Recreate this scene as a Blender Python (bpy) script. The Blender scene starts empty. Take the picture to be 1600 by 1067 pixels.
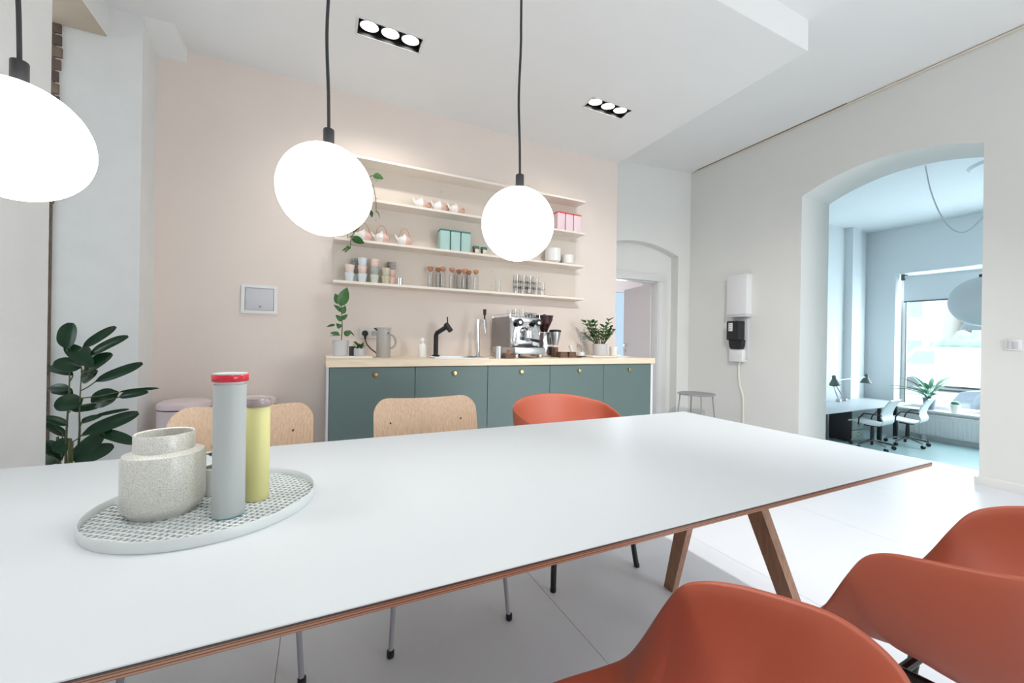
import bpy, bmesh, math, random
from mathutils import Vector, Matrix, Euler
random.seed(7)
S = bpy.context.scene
COL = S.collection
PI = math.pi

# ------------------------------------------------------------------ camera
cd = bpy.data.cameras.new('camera'); cam = bpy.data.objects.new('camera', cd); COL.objects.link(cam)
cd.sensor_width = 36.0; cd.lens = 36.0 * 624.9 / 1600.0; cd.clip_start = 0.02; cd.clip_end = 200
yaw, pitch, roll = math.radians(25.531), math.radians(-0.023), math.radians(0.90)
fw = Vector((math.sin(yaw) * math.cos(pitch), math.cos(yaw) * math.cos(pitch), math.sin(pitch)))
rt = Vector((math.cos(yaw), -math.sin(yaw), 0)); up = rt.cross(fw)
r2 = rt * math.cos(roll) + up * math.sin(roll); u2 = up * math.cos(roll) - rt * math.sin(roll)
M = Matrix((r2, u2, -fw)).transposed().to_4x4(); M.translation = (-0.0543, -3.0836, 1.0761)
cam.matrix_world = M
S.camera = cam

# ------------------------------------------------------------------ world and exposure
S.view_settings.view_transform = 'Standard'; S.view_settings.look = 'None'
S.view_settings.gamma = 1.0; S.view_settings.use_curve_mapping = False
S.view_settings.exposure = 0.83
W = bpy.data.worlds.new('daylight'); S.world = W; W.use_nodes = True
bg = W.node_tree.nodes['Background']; bg.inputs[0].default_value = (0.84, 0.94, 1.0, 1); bg.inputs[1].default_value = 2.5

def area(name, loc, target, sx, sy, power, color):
    l = bpy.data.lights.new(name, 'AREA'); l.shape = 'RECTANGLE'; l.size = sx; l.size_y = sy; l.energy = power; l.color = color
    o = bpy.data.objects.new(name, l); COL.objects.link(o); o.location = loc
    o.rotation_euler = (Vector(target) - Vector(loc)).to_track_quat('-Z', 'Y').to_euler()
    return o
# daylight through the windows; the rear one is an unseen, added fill light
area('daylight_street_window', (11.55, -0.4, 1.2), (0, -0.4, 1.0), 3.0, 2.6, 92, (0.82, 0.92, 1.0))
area('added_rear_fill', (3.6, -6.35, 1.35), (2.6, -3.6, 0.0), 1.5, 1.9, 38, (0.96, 0.98, 1.0))
area('daylight_side_room_window', (-3.9, -1.0, 1.6), (0, -0.2, 1.6), 1.4, 1.8, 1, (0.80, 0.90, 1.0))
area('daylight_corridor_window', (5.55, 3.40, 1.1), (4.2, 1.2, 1.3), 0.6, 1.8, 34, (0.80, 0.92, 1.0))

# ------------------------------------------------------------------ materials
def lin(c):
    f = lambda v: v / 12.92 if v <= 0.04045 else ((v + 0.055) / 1.055) ** 2.4
    return tuple(f(x / 255.0) for x in c) + (1.0,)
def nodes(name):
    m = bpy.data.materials.new(name); m.use_nodes = True
    nt = m.node_tree
    return m, nt, nt.nodes['Principled BSDF'], nt.nodes, nt.links
def mat(name, rgb, rough=0.5, metal=0.0, vary=0.0, scale=8.0, bump=0.0, bscale=60.0, spec=0.5, coat=0.0):
    m, nt, b, N, L = nodes(name)
    b.inputs['Base Color'].default_value = lin(rgb); b.inputs['Roughness'].default_value = rough
    b.inputs['Metallic'].default_value = metal; b.inputs['Specular IOR Level'].default_value = spec
    b.inputs['Coat Weight'].default_value = coat
    tc = N.new('ShaderNodeTexCoord')
    if vary > 0:
        n = N.new('ShaderNodeTexNoise'); n.inputs['Scale'].default_value = scale; n.inputs['Detail'].default_value = 4
        L.new(tc.outputs['Object'], n.inputs['Vector'])
        r = N.new('ShaderNodeValToRGB'); c = lin(rgb)
        r.color_ramp.elements[0].position = 0.3; r.color_ramp.elements[1].position = 0.7
        r.color_ramp.elements[0].color = tuple(max(0, x * (1 - vary)) for x in c[:3]) + (1,)
        r.color_ramp.elements[1].color = tuple(min(1, x * (1 + vary)) for x in c[:3]) + (1,)
        L.new(n.outputs['Fac'], r.inputs['Fac']); L.new(r.outputs['Color'], b.inputs['Base Color'])
    if bump > 0:
        n2 = N.new('ShaderNodeTexNoise'); n2.inputs['Scale'].default_value = bscale; n2.inputs['Detail'].default_value = 3
        L.new(tc.outputs['Object'], n2.inputs['Vector'])
        bp = N.new('ShaderNodeBump'); bp.inputs['Strength'].default_value = bump; bp.inputs['Distance'].default_value = 0.004
        L.new(n2.outputs['Fac'], bp.inputs['Height']); L.new(bp.outputs['Normal'], b.inputs['Normal'])
    return m
def wood(name, a, b_, sx, sy, sz, rough=0.45):
    m, nt, b, N, L = nodes(name)
    tc = N.new('ShaderNodeTexCoord'); mp = N.new('ShaderNodeMapping'); mp.inputs['Scale'].default_value = (sx, sy, sz)
    n = N.new('ShaderNodeTexNoise'); n.inputs['Scale'].default_value = 6; n.inputs['Detail'].default_value = 6; n.inputs['Distortion'].default_value = 0.6
    r = N.new('ShaderNodeValToRGB'); r.color_ramp.elements[0].position = 0.32; r.color_ramp.elements[1].position = 0.68
    r.color_ramp.elements[0].color = lin(a); r.color_ramp.elements[1].color = lin(b_)
    L.new(tc.outputs['Object'], mp.inputs['Vector']); L.new(mp.outputs['Vector'], n.inputs['Vector'])
    L.new(n.outputs['Fac'], r.inputs['Fac']); L.new(r.outputs['Color'], b.inputs['Base Color'])
    b.inputs['Roughness'].default_value = rough
    return m
def glass(name, rgb=(255, 255, 255), rough=0.0, ior=1.45):
    m, nt, b, N, L = nodes(name)
    b.inputs['Base Color'].default_value = lin(rgb); b.inputs['Roughness'].default_value = rough
    b.inputs['Transmission Weight'].default_value = 1.0; b.inputs['IOR'].default_value = ior
    return m
def pane_mat(name, tint, gloss=0.06):
    m = bpy.data.materials.new(name); m.use_nodes = True; nt = m.node_tree; N = nt.nodes; L = nt.links
    N.remove(N['Principled BSDF']); out = N['Material Output']
    t = N.new('ShaderNodeBsdfTransparent'); t.inputs[0].default_value = tint
    g = N.new('ShaderNodeBsdfGlossy'); g.inputs['Roughness'].default_value = 0.02
    mx = N.new('ShaderNodeMixShader'); mx.inputs[0].default_value = gloss
    L.new(t.outputs[0], mx.inputs[1]); L.new(g.outputs[0], mx.inputs[2]); L.new(mx.outputs[0], out.inputs['Surface'])
    return m
def emit(name, rgb, strength):
    m, nt, b, N, L = nodes(name)
    b.inputs['Base Color'].default_value = lin(rgb); b.inputs['Emission Color'].default_value = lin(rgb)
    b.inputs['Emission Strength'].default_value = strength
    return m
def speckle(name, base, dark, scale, pos):
    m, nt, b, N, L = nodes(name)
    tc = N.new('ShaderNodeTexCoord'); n = N.new('ShaderNodeTexNoise'); n.inputs['Scale'].default_value = scale; n.inputs['Detail'].default_value = 5
    r = N.new('ShaderNodeValToRGB'); r.color_ramp.elements[0].position = pos - 0.07; r.color_ramp.elements[1].position = pos + 0.07
    r.color_ramp.elements[0].color = lin(dark); r.color_ramp.elements[1].color = lin(base)
    L.new(tc.outputs['Object'], n.inputs['Vector']); L.new(n.outputs['Fac'], r.inputs['Fac']); L.new(r.outputs['Color'], b.inputs['Base Color'])
    b.inputs['Roughness'].default_value = 0.28
    return m
def grid_mat(name, base, line, scale):
    m, nt, b, N, L = nodes(name)
    tc = N.new('ShaderNodeTexCoord'); br = N.new('ShaderNodeTexBrick'); br.offset = 0.0
    br.inputs['Color1'].default_value = lin(base); br.inputs['Color2'].default_value = lin(base); br.inputs['Mortar'].default_value = lin(line)
    br.inputs['Scale'].default_value = 1.0; br.inputs['Mortar Size'].default_value = 0.0019
    br.inputs['Brick Width'].default_value = scale; br.inputs['Row Height'].default_value = scale
    sp = N.new('ShaderNodeSeparateXYZ'); cb = N.new('ShaderNodeCombineXYZ')
    at = N.new('ShaderNodeMath'); at.operation = 'ARCTAN2'; ml = N.new('ShaderNodeMath'); ml.operation = 'MULTIPLY'; ml.inputs[1].default_value = 0.04
    L.new(tc.outputs['Object'], sp.inputs[0]); L.new(sp.outputs['Y'], at.inputs[0]); L.new(sp.outputs['X'], at.inputs[1])
    L.new(at.outputs[0], ml.inputs[0]); L.new(ml.outputs[0], cb.inputs['X']); L.new(sp.outputs['Z'], cb.inputs['Y'])
    L.new(cb.outputs[0], br.inputs['Vector']); L.new(br.outputs['Color'], b.inputs['Base Color'])
    b.inputs['Roughness'].default_value = 0.3
    return m
def ply_mat(name):
    m, nt, b, N, L = nodes(name)
    tc = N.new('ShaderNodeTexCoord'); sp = N.new('ShaderNodeSeparateXYZ'); L.new(tc.outputs['Object'], sp.inputs[0])
    w = N.new('ShaderNodeMath'); w.operation = 'MULTIPLY'; w.inputs[1].default_value = 1.0 / 0.0034; L.new(sp.outputs['Z'], w.inputs[0])
    fr = N.new('ShaderNodeMath'); fr.operation = 'FRACT'; L.new(w.outputs[0], fr.inputs[0])
    r = N.new('ShaderNodeValToRGB'); r.color_ramp.interpolation = 'CONSTANT'
    r.color_ramp.elements[0].color = lin((176, 134, 110)); r.color_ramp.elements[1].color = lin((108, 76, 60)); r.color_ramp.elements[1].position = 0.62
    L.new(fr.outputs[0], r.inputs['Fac']); L.new(r.outputs['Color'], b.inputs['Base Color']); b.inputs['Roughness'].default_value = 0.5
    return m

m_pink = mat('blush_paint', (232, 219, 210), 0.75, vary=0.015, scale=2, bump=0.12, bscale=45)
m_white = mat('white_plaster', (231, 231, 227), 0.8, vary=0.015, scale=2, bump=0.25, bscale=35)
m_plast = mat('rough_white_plaster', (230, 229, 227), 0.8, vary=0.02, scale=6, bump=0.6, bscale=28)
m_ceil = mat('ceiling_paint', (239, 239, 238), 0.85, vary=0.01, scale=2)
m_floor = mat('white_linoleum', (226, 229, 235), 0.33, vary=0.012, scale=3)
m_joint = mat('floor_joint', (200, 199, 200), 0.6)
m_trim = mat('white_lacquer', (226, 225, 224), 0.4)
m_lintel = mat('raw_board', (196, 180, 160), 0.75, vary=0.05, scale=5)
m_brick = [mat('brick_%d' % i, c, 0.85, vary=0.18, scale=30, bump=0.6, bscale=60) for i, c in enumerate([(112, 92, 80), (132, 112, 98), (98, 82, 74)])]
m_mortar = mat('old_mortar', (120, 106, 94), 0.9, vary=0.2, scale=25, bump=0.6)
m_teal = mat('teal_lacquer', (97, 117, 115), 0.42)
m_teal_in = mat('cabinet_carcass', (72, 86, 86), 0.6)
m_brass = mat('brass', (214, 184, 120), 0.25, metal=1.0)
m_work = wood('pale_ash', (232, 212, 184), (244, 227, 203), 1.2, 9, 9)
m_oak = wood('pale_oak', (190, 160, 132), (210, 183, 156), 30, 30, 0.9)
m_leg = wood('oiled_oak', (138, 96, 72), (168, 124, 96), 14, 14, 0.9)
m_top = mat('white_laminate', (198, 204, 208), 0.40, vary=0.006, scale=3)
m_ply = ply_mat('ply_edge')
m_dark = mat('dark_edge', (88, 72, 66), 0.5)
m_orange = mat('terracotta_plastic', (190, 100, 76), 0.42, vary=0.01, scale=4)
m_blk = mat('black_metal', (22, 22, 24), 0.4)
m_blkp = mat('black_plastic', (30, 30, 32), 0.5)
m_grey = mat('grey_steel_tube', (158, 156, 162), 0.4)
m_chrome = mat('chrome', (225, 226, 228), 0.10, metal=1.0)
m_steel = mat('brushed_steel', (196, 197, 198), 0.3, metal=1.0)
m_shelf = mat('cream_shelf', (240, 230, 219), 0.5)
m_back = mat('shelf_back_paint', (222, 210, 198), 0.7)
m_globe = emit('opal_globe', (255, 252, 248), 9.0)
m_spot = emit('spot_lens', (255, 252, 246), 6.0)
m_wht = mat('white_plastic', (232, 232, 232), 0.4)
m_wht2 = mat('light_grey_plastic', (206, 206, 210), 0.45)
m_por = mat('white_porcelain', (240, 238, 234), 0.2)
m_pinkp = mat('pink_glaze', (232, 190, 178), 0.3)
m_bamboo = mat('bamboo', (206, 150, 108), 0.5)
m_cork = mat('cork', (196, 136, 100), 0.8, vary=0.15, scale=60)
m_mint = mat('mint_tin', (174, 206, 200), 0.4)
m_mintl = mat('mint_lid', (70, 124, 116), 0.4)
m_ptin = mat('pink_tin', (240, 214, 220), 0.4)
m_plid = mat('red_lid', (222, 84, 80), 0.4)
m_cup_rim = mat('pale_rim', (236, 226, 170), 0.3)
m_binp = mat('blush_bin', (222, 204, 206), 0.35)
m_binp2 = mat('cream_bin', (234, 220, 212), 0.35)
m_vase = speckle('speckled_stoneware', (214, 214, 208), (164, 162, 152), 900, 0.46)
m_vin = mat('stoneware_inside', (186, 184, 168), 0.5)
m_gcan = mat('grey_green_matte', (172, 178, 177), 0.45)
m_gbase = mat('teal_foot', (96, 160, 166), 0.4)
m_ycan = mat('yellow_matte', (206, 202, 140), 0.45)
m_red = mat('red_lacquer', (196, 34, 52), 0.25)
m_mauve = mat('mauve_lacquer', (150, 134, 134), 0.25)
m_tray = mat('pale_blue_metal', (206, 212, 212), 0.4)
m_leafd = mat('dark_leaf', (18, 54, 30), 0.3, vary=0.25, scale=12, spec=0.45)
m_leafg = mat('green_leaf', (58, 104, 48), 0.4, vary=0.25, scale=25)
m_leafp = mat('pothos_leaf', (92, 142, 84), 0.4, vary=0.3, scale=25)
m_stem = mat('stem', (84, 90, 54), 0.6)
m_soil = mat('soil', (52, 42, 36), 0.95, vary=0.2, scale=40)
m_potg = mat('pale_grey_pot', (206, 204, 206), 0.5)
m_cement = mat('cement_pot', (196, 200, 202), 0.7, vary=0.06, scale=30)
m_kettle = mat('warm_grey_enamel', (176, 172, 166), 0.35)
m_glass = pane_mat('clear_glass', (0.99, 0.995, 0.995, 1), 0.06)
m_gtube = mat('dark_side_panel', (150, 146, 146), 0.35, metal=0.6)
m_hop = glass('smoked_hopper', (150, 120, 130))
m_wdk = wood('dark_walnut', (82, 58, 44), (112, 84, 62), 3, 16, 16)
m_lblue = mat('office_wall', (226, 231, 233), 0.8, vary=0.01, scale=2)
m_ofloor = mat('office_floor', (164, 190, 190), 0.28, vary=0.015, scale=3)
m_pale = mat('pale_seat', (222, 228, 228), 0.5)
m_lampg = mat('grey_green_lamp', (84, 98, 94), 0.4)
m_pedk = mat('black_cabinet', (26, 20, 28), 0.5)
m_pedf = mat('drawer_front', (150, 166, 158), 0.5)
m_shade = mat('pale_shade', (210, 218, 222), 0.5)
m_blue = mat('blue_door', (128, 188, 224), 0.6)
m_pane = pane_mat('window_pane', (0.96, 0.99, 1.0, 1))
m_leafo = mat('office_leaf', (70, 124, 94), 0.45, vary=0.2, scale=20)
m_oslate = mat('slate_pot', (118, 128, 138), 0.6)
m_asph = mat('asphalt', (170, 172, 174), 0.9, vary=0.05, scale=2)
m_fac = [mat('facade_%d' % i, c, 0.9, vary=0.03, scale=1) for i, c in enumerate([(214, 214, 210), (200, 204, 208), (222, 216, 206)])]
m_fwin = mat('facade_glass', (150, 168, 178), 0.2)
m_hedge = mat('hedge', (150, 168, 156), 0.9, vary=0.2, scale=3)
m_car = [mat('car_paint_%d' % i, c, 0.25) for i, c in enumerate([(236, 236, 236), (120, 130, 142), (160, 178, 190)])]
m_tyre = mat('tyre_hazed', (104, 106, 110), 0.8)  # rubber paled to grey, street haze put into the colour
m_lab = mat('cream_label', (232, 226, 196), 0.6)
m_socket = mat('socket_grey', (190, 190, 190), 0.5)  # light grey of the socket inserts

# ------------------------------------------------------------------ mesh helpers
class MB:
    def __init__(s): s.v = []; s.f = []
    def add(s, vs, fs, M=None):
        o = len(s.v)
        for p in vs:
            p = Vector(p); s.v.append(tuple(M @ p) if M is not None else tuple(p))
        s.f += [tuple(i + o for i in f) for f in fs]; return s
    def box(s, x0, x1, y0, y1, z0, z1, M=None):
        return s.add([(x0,y0,z0),(x1,y0,z0),(x1,y1,z0),(x0,y1,z0),(x0,y0,z1),(x1,y0,z1),(x1,y1,z1),(x0,y1,z1)],
                     [(0,3,2,1),(4,5,6,7),(0,1,5,4),(1,2,6,5),(2,3,7,6),(3,0,4,7)], M)
    def rbox(s, x0, x1, y0, y1, z0, z1, b=0.004, seg=2, M=None):
        bm = bmesh.new(); bmesh.ops.create_cube(bm, size=1.0)
        for v in bm.verts:
            v.co = Vector(((x0+x1)/2 + v.co.x*(x1-x0), (y0+y1)/2 + v.co.y*(y1-y0), (z0+z1)/2 + v.co.z*(z1-z0)))
        bmesh.ops.bevel(bm, geom=bm.edges[:] , offset=b, segments=seg, profile=0.5, affect='EDGES')
        bm.verts.index_update()
        s.add([v.co[:] for v in bm.verts], [[v.index for v in f.verts] for f in bm.faces], M); bm.free(); return s
    def tube(s, pts, r, n=10, caps=True, M=None):
        pts = [Vector(p) for p in pts]; k = len(pts)
        rs = r if isinstance(r, (list, tuple)) else [r] * k
        vs = []; fs = []; ref = None
        for i, p in enumerate(pts):
            d = (pts[min(i+1, k-1)] - pts[max(i-1, 0)]).normalized()
            if ref is None: ref = Vector((0,0,1)) if abs(d.z) < 0.9 else Vector((1,0,0))
            a = d.cross(ref).normalized(); b = a.cross(d).normalized(); ref = b
            for j in range(n):
                t = 2*PI*j/n; vs.append(p + (a*math.cos(t) + b*math.sin(t)) * rs[i])
        for i in range(k-1):
            for j in range(n):
                j2 = (j+1) % n; fs.append((i*n+j, (i+1)*n+j, (i+1)*n+j2, i*n+j2))
        if caps: fs.append(tuple(range(n))); fs.append(tuple(range((k-1)*n, k*n))[::-1])
        return s.add(vs, fs, M)
    def lathe(s, prof, n=32, M=None, caps=True):
        vs = []; fs = []; k = len(prof)
        for (r, z) in prof:
            for j in range(n):
                t = 2*PI*j/n; vs.append((max(r, 1e-5)*math.cos(t), max(r, 1e-5)*math.sin(t), z))
        for i in range(k-1):
            for j in range(n):
                j2 = (j+1) % n; fs.append((i*n+j, i*n+j2, (i+1)*n+j2, (i+1)*n+j))
        if caps and prof[0][0] > 1e-4: fs.append(tuple(range(n))[::-1])
        if caps and prof[-1][0] > 1e-4: fs.append(tuple(range((k-1)*n, k*n)))
        return s.add(vs, fs, M)
    def prism(s, poly, axis, a, b, M=None):
        # poly: 2D list; axis 0: (y,z) along x; 1: (x,z) along y; 2: (x,y) along z
        def P(q, t): return [(t, q[0], q[1]), (q[0], t, q[1]), (q[0], q[1], t)][axis]
        n = len(poly); vs = [P(q, a) for q in poly] + [P(q, b) for q in poly]
        fs = [tuple(range(n)), tuple(range(n, 2*n))[::-1]] + [(i, n+i, n+(i+1) % n, (i+1) % n) for i in range(n)]
        return s.add(vs, fs, M)
    def grid(s, rows, closed=False, M=None):
        k = len(rows); n = len(rows[0]); vs = [p for r in rows for p in r]; fs = []
        for i in range(k-1):
            for j in range(n if closed else n-1):
                j2 = (j+1) % n; fs.append((i*n+j, i*n+j2, (i+1)*n+j2, (i+1)*n+j))
        return s.add(vs, fs, M)
    def mesh(s, name, m, ang=40):
        me = bpy.data.meshes.new(name); me.from_pydata(s.v, [], s.f)
        bm = bmesh.new(); bm.from_mesh(me); bmesh.ops.recalc_face_normals(bm, faces=bm.faces); bm.to_mesh(me); bm.free()
        me.shade_smooth(); me.set_sharp_from_angle(angle=math.radians(ang))
        me.materials.append(m); return me
    def build(s, name, m, parent=None, ang=40, loc=None):
        o = bpy.data.objects.new(name, s.mesh(name, m, ang)); COL.objects.link(o)
        if parent: o.parent = parent
        if loc is not None: o.location = loc
        return o
def inst(name, me, parent=None, loc=(0,0,0), rot=(0,0,0), scale=1.0):
    o = bpy.data.objects.new(name, me); COL.objects.link(o)
    if parent: o.parent = parent
    o.location = loc; o.rotation_euler = rot
    o.scale = (scale,)*3 if isinstance(scale, (int, float)) else scale
    return o
def tag(o, label, cat, group=None):
    o['label'] = label; o['category'] = cat
    if group: o['group'] = group
    return o
def thing(name, label, cat, loc=(0,0,0), rz=0.0, group=None):
    o = bpy.data.objects.new(name, None); COL.objects.link(o); o.empty_display_size = 0.1
    o.location = loc; o.rotation_euler = (0, 0, rz); return tag(o, label, cat, group)
def struct(o, label=None, cat=None):
    o['kind'] = 'structure'
    if label: o['label'] = label
    if cat: o['category'] = cat
    return o
def T(x=0, y=0, z=0, rx=0, ry=0, rz=0): return Matrix.Translation((x, y, z)) @ Euler((rx, ry, rz)).to_matrix().to_4x4()
def bez(p, n=12):
    p = [Vector(q) for q in p]; out = []
    for i in range(n+1):
        t = i/n; a = [*p]
        while len(a) > 1: a = [a[k].lerp(a[k+1], t) for k in range(len(a)-1)]
        out.append(a[0])
    return out
def catmull(P, n=6, closed=False):
    P = [Vector(q) for q in P]; out = []; k = len(P)
    rng = range(k) if closed else range(k-1)
    for i in rng:
        if closed: a, b, c, d = P[(i-1) % k], P[i], P[(i+1) % k], P[(i+2) % k]
        else: a, b, c, d = P[max(i-1, 0)], P[i], P[i+1], P[min(i+2, k-1)]
        for j in range(n):
            t = j/n
            out.append(0.5*((2*b) + (c-a)*t + (2*a-5*b+4*c-d)*t*t + (3*b-a-3*c+d)*t**3))
    if not closed: out.append(P[-1])
    return out

# ================================================================== THE SHELL
XL, XR, YK, YD, YR = -1.143, 4.675, 0.62, 0.977, -6.5
HS, HC = 3.178, 3.51
# floor: base and the broad sheets whose joints show
fl = struct(MB().box(-4.2, 5.21, YR, 1.25, -0.12, -0.004).build('floor', m_joint), 'white linoleum floor with thin sheet joints', 'floor')
xs = [-4.2, -3.17, -2.17, -1.17, -0.17, 0.83, 1.83, 2.83, 3.83, 5.21]
for a, b in zip(xs[:-1], xs[1:]):
    MB().box(a+0.0012, b-0.0012, YR, 1.25, -0.004, 0.0).build('floor_sheet', m_floor, fl)
# kitchen wall
struct(MB().box(XL, 3.05, YK, YD+0.12, 0, 3.55).build('wall_back', m_pink), 'blush painted kitchen wall', 'wall')
# left wall with its deep opening
wl = MB()
wl.box(-1.578, XL, 0.363, YD+0.12, 0, 3.55)
wl.box(-1.578, XL, YR, -0.61, 0, 3.55)
wl.box(-1.578, -1.317, -0.61, 0.363, 2.992, 3.55)
wl = struct(wl.build('wall_left', m_plast), 'rough white plaster wall with deep opening', 'wall')
MB().box(-1.57, -1.317, -0.61, 0.355, 2.984, 2.992).build('lintel_board', m_lintel, wl)
MB().box(-1.585, -1.556, 0.352, 0.3635, 0.0, 2.984).build('mortar_bed', m_mortar, wl)
z = 0.0
i = 0
while z < 2.95:
    h = 0.066; w = random.uniform(0.018, 0.030)+0.042*max(0.0, (z-1.7)/1.25)
    MB().box(-1.586, -1.586+w, 0.345+random.uniform(0, 0.006), 0.366, z+0.004, min(z+h, 2.984)).build('brick', m_brick[i % 3], wl)
    z += 0.075; i += 1
# side room behind the opening
sr = MB(); sr.box(-4.2, -1.578, 2.2, 2.3, 0, 3.55); sr.box(-4.2, -1.578, -3.1, -3.0, 0, 3.55)
sr.box(-4.3, -4.2, -3.1, -1.8, 0, 3.55); sr.box(-4.3, -4.2, -0.2, 2.3, 0, 3.55); sr.box(-4.3, -4.2, -1.8, -0.2, 0, 1.0); sr.box(-4.3, -4.2, -1.8, -0.2, 2.3, 3.55)
sr.box(-1.62, -1.578, YD, 2.3, 0, 3.55)
struct(sr.build('wall_side_room', m_white), 'white walls of the side room', 'wall')
# ceilings
cm = MB(); cm.box(-4.3, 3.05, YR, 2.3, 3.40, 3.50)
cm.prism([(3.05, 3.40), (XR+0.6, 3.40+0.11*(XR+0.6-3.05)/(XR-3.05)), (XR+0.6, 3.70), (3.05, 3.5)], 1, YR, YD+0.3)
struct(cm.build('ceiling', m_ceil), 'white main ceiling', 'ceiling')
# dropped soffit with two rectangular cut-outs for the spot boxes
SPX = [(0.140, 0.560), (2.026, 2.450)]; SPY = (-0.278, -0.128); YF = -1.405
so = MB()
gx = [-1.317, SPX[0][0], SPX[0][1], SPX[1][0], SPX[1][1], 3.05]; gy = [YF, SPY[0], SPY[1], YK]
for i in range(5):
    for j in range(3):
        if i in (1, 3) and j == 1: continue
        so.box(gx[i], gx[i+1], gy[j], gy[j+1], HS, 3.40)
so = struct(so.build('ceiling_soffit', m_ceil), 'dropped white ceiling panel over the kitchen', 'ceiling')
# wedge shaped casing where soffit meets the pier
wd = MB(); wd.prism([(0.345, HS), (YK, HS-0.09), (YK, HS)], 0, XL, -0.972)
struct(wd.build('trim_1', m_ceil), 'small wedge casing in the ceiling corner', 'trim')
# right wall with segmental arch
A0, A1, ZS, ZC = -1.823, -0.49, 2.71, 2.86
def archz(y): t = (y-(A0+A1)/2)/((A1-A0)/2); return ZC-(ZC-ZS)*t*t
wr = MB(); wr.box(XR, 5.206, YR, A0, -0.12, 3.75); wr.box(XR, 5.206, A1, 1.9, -0.12, 3.75)
n = 20
for k in range(n):
    ya = A0+(A1-A0)*k/n; yb = A0+(A1-A0)*(k+1)/n
    wr.prism([(ya, archz(ya)), (yb, archz(yb)), (yb, 3.75), (ya, 3.75)], 0, XR, 5.206)
struct(wr.build('wall_right', m_white, ang=30), 'off-white wall with arched passage', 'wall')
bs = MB(); prof = [(XR-0.001, 0), (XR-0.022, 0), (XR-0.022, 0.058), (XR-0.016, 0.066), (XR-0.010, 0.072), (XR-0.001, 0.074)]
bs.prism([(q[0], q[1]) for q in prof], 1, YR, A0-0.0)
bs.box(XR-0.022, 5.206, A0, A0+0.02, 0, 0.06)
struct(bs.build('baseboard_right', m_trim), 'white moulded baseboard right of the arch', 'baseboard')
# ceiling conduit along the right wall
cp = MB(); cp.tube([(XR-0.012, 0.92, 3.497), (XR-0.012, -1.2, 3.497), (XR-0.010, -3.6, 3.499)], 0.009, 8)
struct(cp.build('trim_2', mat('conduit_cream', (226, 214, 196), 0.5)), 'thin cream conduit under the ceiling on the right wall', 'trim')
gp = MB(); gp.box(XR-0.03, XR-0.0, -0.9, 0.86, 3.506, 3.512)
struct(gp.build('trim_3', mat('joint_brown', (126, 116, 106), 0.8)), 'dark joint above the conduit', 'trim')  # dark brown-grey strip along the groove above the conduit
# unseen rear wall; its opening is added and placed for fill light
rw = MB(); rw.box(-1.578, 2.8, YR-0.1, YR, 0, 3.6); rw.box(4.4, 5.2, YR-0.1, YR, 0, 3.6)
for a, b in ((2.8, 4.4),): rw.box(a, b, YR-0.1, YR, 0, 0.25); rw.box(a, b, YR-0.1, YR, 2.3, 3.6)
struct(rw.build('wall_rear', m_white), 'white rear wall with an added, unseen fill-light opening', 'wall')
# door wall with arched niche
nz = lambda x: 2.43-0.13*((x-3.75)/0.70)**2
dw = MB(); dw.box(4.448, XR, YD, 1.12, 0, 3.6)
n = 14
for k in range(n):
    xa = 3.05+(4.448-3.05)*k/n; xb = 3.05+(4.448-3.05)*(k+1)/n
    dw.prism([(xa, nz(xa)), (xb, nz(xb)), (xb, 3.6), (xa, 3.6)], 1, YD, 1.12)
dw.box(4.25, 4.75, 1.10, 1.2, 0, 2.6); dw.box(2.9, 4.25, 1.10, 1.2, 1.96, 2.6); dw.box(2.9, 3.34, 1.10, 1.2, 0, 1.96)
struct(dw.build('wall_door', m_white, ang=30), 'white wall with a shallow arched niche round the doorway', 'wall')
# corridor beyond the door
m_corr = mat('corridor_paint', (226, 217, 214), 0.8)
co = MB(); co.box(2.5, 2.6, 1.2, 3.6, 0, 2.6); co.box(4.80, 4.9, 1.2, 1.9, 0, 2.6); co.box(4.8, 6.3, 1.85, 1.95, 0, 2.6); co.box(6.2, 6.3, 1.9, 3.6, 0, 2.6)
co.box(2.5, 5.18, 3.5, 3.6, 0, 2.6); co.box(5.92, 6.3, 3.5, 3.6, 0, 2.6); co.box(5.18, 5.92, 3.5, 3.6, 2.15, 2.6)
co.box(2.5, 6.3, 1.2, 3.6, 2.6, 2.7)
struct(co.build('wall_corridor', m_corr), 'pale pink corridor walls beyond the open door', 'wall')
struct(MB().box(2.5, 6.3, 1.2, 3.6, -0.1, 0).build('floor_corridor', m_floor), 'white corridor floor', 'floor')
w2 = struct(MB().box(5.18, 5.92, 3.55, 3.57, 0, 2.15).build('window_2', pane_mat('blue_glass', (0.40, 0.44, 0.47, 1), 0.04)), 'blue glazed panel at the end of the corridor', 'window')
# door frame and leaf
df = MB()
for a, b in ((4.19, 4.335),): df.rbox(a, b, 1.06, 1.11, 0, 1.9395, 0.006); df.rbox(a-0.012, a+0.02, 1.075, 1.2, 0, 1.945, 0.004)
df.rbox(3.25, 4.335, 1.06, 1.11, 1.94, 2.03, 0.006); df.box(3.34, 4.25, 1.112, 1.2, 1.925, 1.959); df.box(4.212, 4.25, 1.112, 1.2, 0, 1.925)
df.rbox(3.25, 3.36, 1.06, 1.11, 0, 1.9395, 0.006)
d1 = struct(df.build('door_1', m_trim), 'white doorway in the niche with its door standing open', 'door')
ang = math.atan2(1.9-1.2, 4.33-4.19)
Ld = T(4.185, 1.2, 0, rz=ang)
dl = MB().rbox(0, 0.73, -0.02, 0.02, 0.01, 1.925, 0.003, M=Ld).build('door_leaf', mat('door_blush', (226, 219, 218), 0.45), d1)
dh = MB(); dh.tube([Ld @ Vector(p) for p in ((0.67, 0.02, 1.04), (0.67, 0.06, 1.04), (0.66, 0.068, 1.04), (0.56, 0.068, 1.04))], 0.009, 8)
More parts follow.
